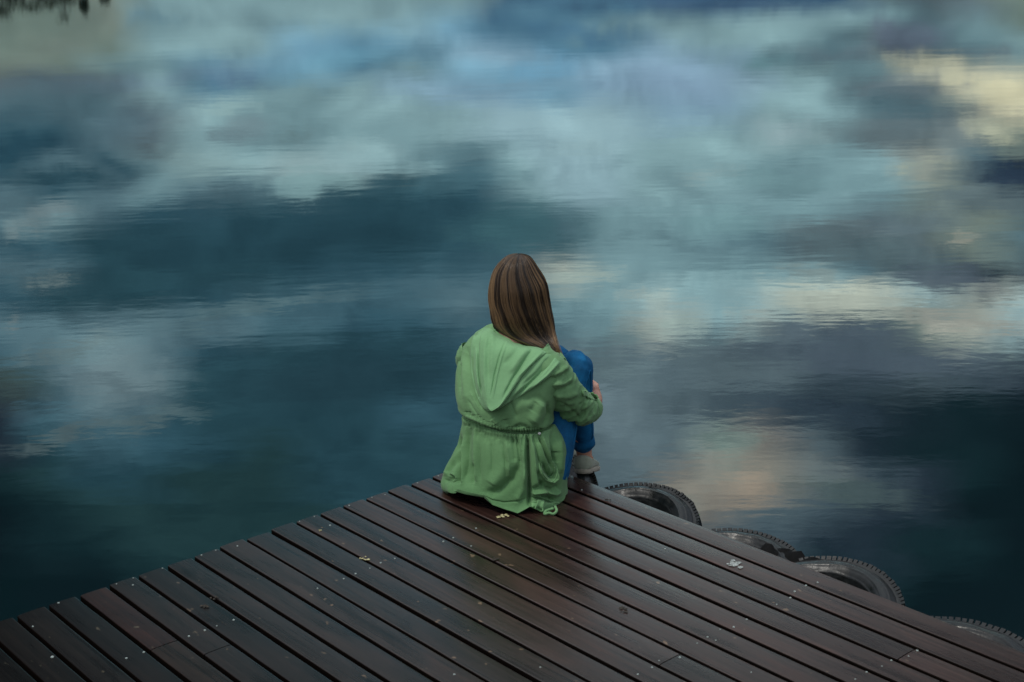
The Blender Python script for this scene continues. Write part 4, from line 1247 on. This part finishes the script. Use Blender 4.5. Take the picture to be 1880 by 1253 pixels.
path = [aty(985, 655, 4.25), aty(1008, 678, 4.235), aty(1026, 706, 4.25), aty(1049, 735, 4.285), aty(1067, 752, 4.32), aty(1075, 752, 4.36), aty(1081, 749, 4.395)]
V, F, sp_ = sleeve(path, [.052, .058, .060, .056, .051, .046, .042], seed=2)
V = [Vector(v)-OP for v in V]
sme = mesh(V, F)
# sculpt sleeve folds in the same way
G = np.array([tuple(v) for v in V]).reshape(110, 72, 3)+np.array(OP)
Gc = np.concatenate([G, G[:, :1]], axis=1)
nn3 = grid_normals(Gc)
cc = Gc.mean(axis=1, keepdims=True)
if ((Gc-cc)*nn3).sum() < 0: nn3 = -nn3
SF = [([(1000, 700), (1022, 696), (1045, 682)], 3.2, -.008, 0), ([(1005, 690), (1028, 684), (1044, 672)], 3.2, .008, 0), ([(1012, 706), (1035, 705), (1050, 695)], 3.5, .008, 0),
      ([(1003, 722), (1030, 716), (1052, 704)], 3, -.007, 0), ([(1008, 735), (1035, 742), (1056, 758), (1066, 770)], 1.6, -.006, 0), ([(1020, 728), (1045, 728), (1062, 722)], 5, .007, 0),
      ([(1062, 745), (1072, 740), (1082, 730)], 2.2, -.006, 0), ([(1068, 752), (1080, 745), (1090, 735)], 2.4, .005, 0), ([(1056, 776), (1068, 764), (1078, 752)], 2.4, -.006, 0),
      ([(1060, 781), (1078, 772), (1092, 756)], 3, .005, 0), ([(1008, 750), (1030, 765), (1050, 778)], 4, .005, 0)]
Gc = sculpt(Gc, SF, None, nn3)
G = Gc[:, :-1]
sme = mesh(G.reshape(-1, 3)-np.array(OP), F)
SLV = obj('sleeve', sme, M['jacket'], JK)
md = SLV.modifiers.new('t', 'SOLIDIFY'); md.thickness = .002; md.offset = -1
# rolled cuff with its strap
def cuff(pts, r0, parent):
    c0 = pts[-1]; tt = (pts[-1]-pts[-6]).normalized(); a = tt.cross(Vector((0, 0, 1))).normalized(); b_ = tt.cross(a)
    V, F = [], []; na = 48
    prof = [(-.038, r0+.0035), (-.034, r0+.007), (-.016, r0+.0085), (.0, r0+.0075), (.005, r0+.004), (.002, r0-.001), (-.02, r0-.003)]
    for j, (q, r) in enumerate(prof):
        for i in range(na):
            th = 2*pi*i/na
            V.append(c0+tt*(q+.003*sin(th*2+1))+(a*cos(th)+b_*sin(th))*(r+.0016*noise.noise(Vector((cos(th)*3, sin(th)*3, q*40))))-OP)
    for j in range(len(prof)-1):
        for i in range(na): F.append((j*na+i, j*na+(i+1) % na, (j+1)*na+(i+1) % na, (j+1)*na+i))
    return obj('cuff', mesh(V, F), M['jacket_trim'], parent)
cuff(sp_, .042, SLV)
bms = bmesh.new(); bms.from_mesh(sme); SB = BVHTree.FromBMesh(bms); bms.free()
o_, me_ = patch('cuff_strap', [(1070, 717), (1071, 722), (1073, 727)], [(1096, 725), (1097, 731), (1096, 736)], 14, 20, lambda s, t_, u, v: .010, JK, M['jacket_trim'], .004, tree=SB)
# left sleeve, mostly hidden
path = [aty(872, 645, 4.385), aty(866, 662, 4.40), lerp(SL_, EL_, .45)-RDIR*.004, EL_, lerp(EL_, WLv, .35), lerp(EL_, WLv, .62)]
V, F, sp2_ = sleeve([Vector(p) for p in path], [.046, .052, .050, .048, .043, .040], seed=8)
SL2 = obj('sleeve', mesh([Vector(v)-OP for v in V], F), M['jacket'], JK)
cuff(sp2_, .040, SL2)

# ---- hair: parted locks that fall over the right shoulder
HRING = [  # left px, right px, Y centre, depth radius
 ((950, 467), (956, 467), 4.37, .006), ((928, 473), (974, 474), 4.372, .048), ((908, 495), (989, 496), 4.375, .080), ((900, 520), (1003, 521), 4.375, .100),
 ((897.5, 546), (1008, 549), 4.372, .103), ((901, 568), (1012, 573), 4.362, .096), ((906, 593), (1016, 594), 4.35, .082), ((923, 611), (1018, 612), 4.33, .062),
 ((953, 625), (1021, 626), 4.30, .046), ((982, 638), (1024, 638), 4.28, .032), ((1004, 647), (1026, 648), 4.27, .020), ((1014, 655), (1028, 657), 4.262, .010)]
hc = []
for (pl, pr, y, d) in HRING:
    a = aty(*pl, y); c = aty(*pr, y); hc.append((*a, *c, d))
def hair_pt(t_, th, k=1.):
    P = HC[min(int(t_*(len(HC)-1)), len(HC)-1)]
    a = P[:3]; c = P[3:6]
    cen = (a+c)/2; ax = (c-a)/2
    return cen+ax*cos(th)*k+np.array((-.08, -1, .02))*sin(th)*P[6]*k
HC = crom(hc, 400)
# scalp / under layer: hair round the back and sides, face left free
V, F, C = [], [], []
nt_, na_ = 90, 96
A0, A1 = radians(-30), radians(212)              # 90 deg = towards the camera (back of the head)
for j in range(nt_):
    t_ = j/(nt_-1)*.88
    for i in range(na_):
        th = A0+(A1-A0)*i/(na_-1)
        bump = 1+.03*noise.noise(Vector((th*5, t_*2.5, 3)))+.02*noise.noise(Vector((th*14, t_*2.5, 3)))
        V.append(hair_pt(t_, th, .93*bump))
        C.append((.012, .008, .006))
for j in range(nt_-1):
    for i in range(na_-1): F.append((j*na_+i, j*na_+i+1, (j+1)*na_+i+1, (j+1)*na_+i))
n0_ = len(V)                                      # front of the crown down to the hairline
for j in range(26):
    t_ = .20*j/25
    for i in range(40):
        th = A1-.04+(2*pi-(A1-A0)+.08)*i/39
        V.append(hair_pt(t_, th, 1.03+.02*noise.noise(Vector((th*9, t_*3, 5))))); C.append((.02, .013, .009))
for j in range(25):
    for i in range(39): F.append((n0_+j*40+i, n0_+j*40+i+1, n0_+(j+1)*40+i+1, n0_+(j+1)*40+i))
hs = list(map(tuple, V)); fs = F; cs = C
HVv, HFf, HCc = list(hs), list(fs), list(cs)
rs = random.Random(11)
locks = []
for l in range(430):
    th = A0+(A1+.5-A0)*(l+.5)/430+rs.gauss(0, .015)
    locks.append((th, rs.uniform(.94, 1.0), min(1, max(0, .45+1.5*noise.noise(Vector((l*.13, 3, 0)))+1.1*noise.noise(Vector((l*.33, 8, 0)))+rs.gauss(0, .10))), rs.gauss(0, .07), rs.uniform(.93, 1.0), rs.random()*9))
def add_strand(pts, r, cols):
    n0 = len(HVv); m_ = len(pts)
    for q, p in enumerate(pts):
        tt = pts[min(q+1, m_-1)]-pts[max(q-1, 0)]; tt = tt/(np.linalg.norm(tt)+1e-9)
        a = np.cross(tt, (0, -1, .3)); a /= (np.linalg.norm(a)+1e-9); b_ = np.cross(tt, a)
        rq = r*(1-.6*(q/(m_-1))**3)
        for k in range(3):
            an = 2*pi*k/3
            HVv.append(tuple(p+a*cos(an)*rq+b_*sin(an)*rq)); HCc.append(cols[q])
    for q in range(m_-1):
        for k in range(3): HFf.append((n0+q*3+k, n0+q*3+(k+1) % 3, n0+(q+1)*3+(k+1) % 3, n0+(q+1)*3+k))
NS = 26
DARK = np.array((.022, .014, .009)); MIDC = np.array((.095, .058, .033)); GOLD = np.array((.34, .21, .10))
for (th, k0, tone, drift, tend, sd_) in locks:
    k0 = .95+.06*tone+.01*(k0-.97)
    for s in range(11):
        dth = rs.gauss(0, .022); dk = rs.gauss(0, .010); te = tend+.03-rs.random()**1.5*.26; t0 = rs.choice((0, 0, 0, .02, .05, .10))
        fly = rs.random() < .035
        tn = min(1, max(0, tone+rs.gauss(0, .10)))
        pts, cols = [], []
        for q in range(NS):
            f = q/(NS-1); t_ = t0+(te-t0)*f
            clump = 1-.55*f
            a = th+.16+dth*clump+drift*f*f*.8+.05*sin(f*5+sd_)*f-.62*f**1.2*max(0, min(1, (th+.6)/1.2))
            kk = k0+dk+.012*sin(f*7+sd_)*f-.02*(1-f)**6
            if fly: kk += .05*f*f; a += .1*f*f*(1 if s % 2 else -1)
            pts.append(hair_pt(t_, a, kk))
            side = abs(cos(a))**1.6                       # golden strands at the sides, lighter lengths
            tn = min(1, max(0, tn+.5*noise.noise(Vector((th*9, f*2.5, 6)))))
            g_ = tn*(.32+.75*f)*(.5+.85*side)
            if 0.1 < cos(a) < .75 and f > .25: g_ *= .40   # darker brown right of the middle
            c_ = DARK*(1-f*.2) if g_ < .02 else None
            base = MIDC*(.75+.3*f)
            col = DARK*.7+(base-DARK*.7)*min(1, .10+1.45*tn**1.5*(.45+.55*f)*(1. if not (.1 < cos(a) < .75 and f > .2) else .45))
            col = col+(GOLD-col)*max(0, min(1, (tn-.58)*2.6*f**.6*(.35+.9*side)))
            cols.append(tuple(col))
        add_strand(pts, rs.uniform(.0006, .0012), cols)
for s in range(900):                             # fringe strands over the front of the crown
    th = A1+(2*pi-(A1-A0))*rs.random(); pts = []; cols = []; te = rs.uniform(.19, .27); g_ = rs.random()
    for q in range(NS):
        f = q/(NS-1); pts.append(hair_pt(te*f, th+.25*sin(th*7)*f*f, 1.04+.02*g_)); cols.append(tuple(DARK+(MIDC-DARK)*g_))
    add_strand(pts, .001, cols)
# loose ends blowing at the right
for s in range(46):
    th = radians(rs.uniform(-30, 40)); pts = []; cols = []
    t0 = .35; ex = rs.uniform(.002, .016)
    for q in range(NS):
        f = q/(NS-1); p = hair_pt(min(t0+(1.0-t0)*f, 1.), th, 1.+.03*f).copy(); p[0] += ex*f*f; p[2] -= .012*f**3*rs.uniform(.5, 1.); pts.append(p); cols.append(tuple(MIDC+(GOLD-MIDC)*f*.7))
    add_strand(pts, .0007, cols)
hme_ = mesh(np.array(HVv)-np.array(OP), HFf)
at = hme_.attributes.new('hair_tint', 'FLOAT_COLOR', 'POINT')
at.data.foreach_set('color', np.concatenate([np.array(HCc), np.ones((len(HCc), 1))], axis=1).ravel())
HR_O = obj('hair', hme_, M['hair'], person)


# ------------------------------------------------------------------ render settings
SC.render.engine = 'CYCLES'
SC.view_settings.view_transform = 'Standard'; SC.view_settings.look = 'None'; SC.view_settings.exposure = 0; SC.view_settings.gamma = 1
SC.cycles.use_denoising = True
SC.cycles.max_bounces = 5
w.cycles.sampling_method = 'NONE'
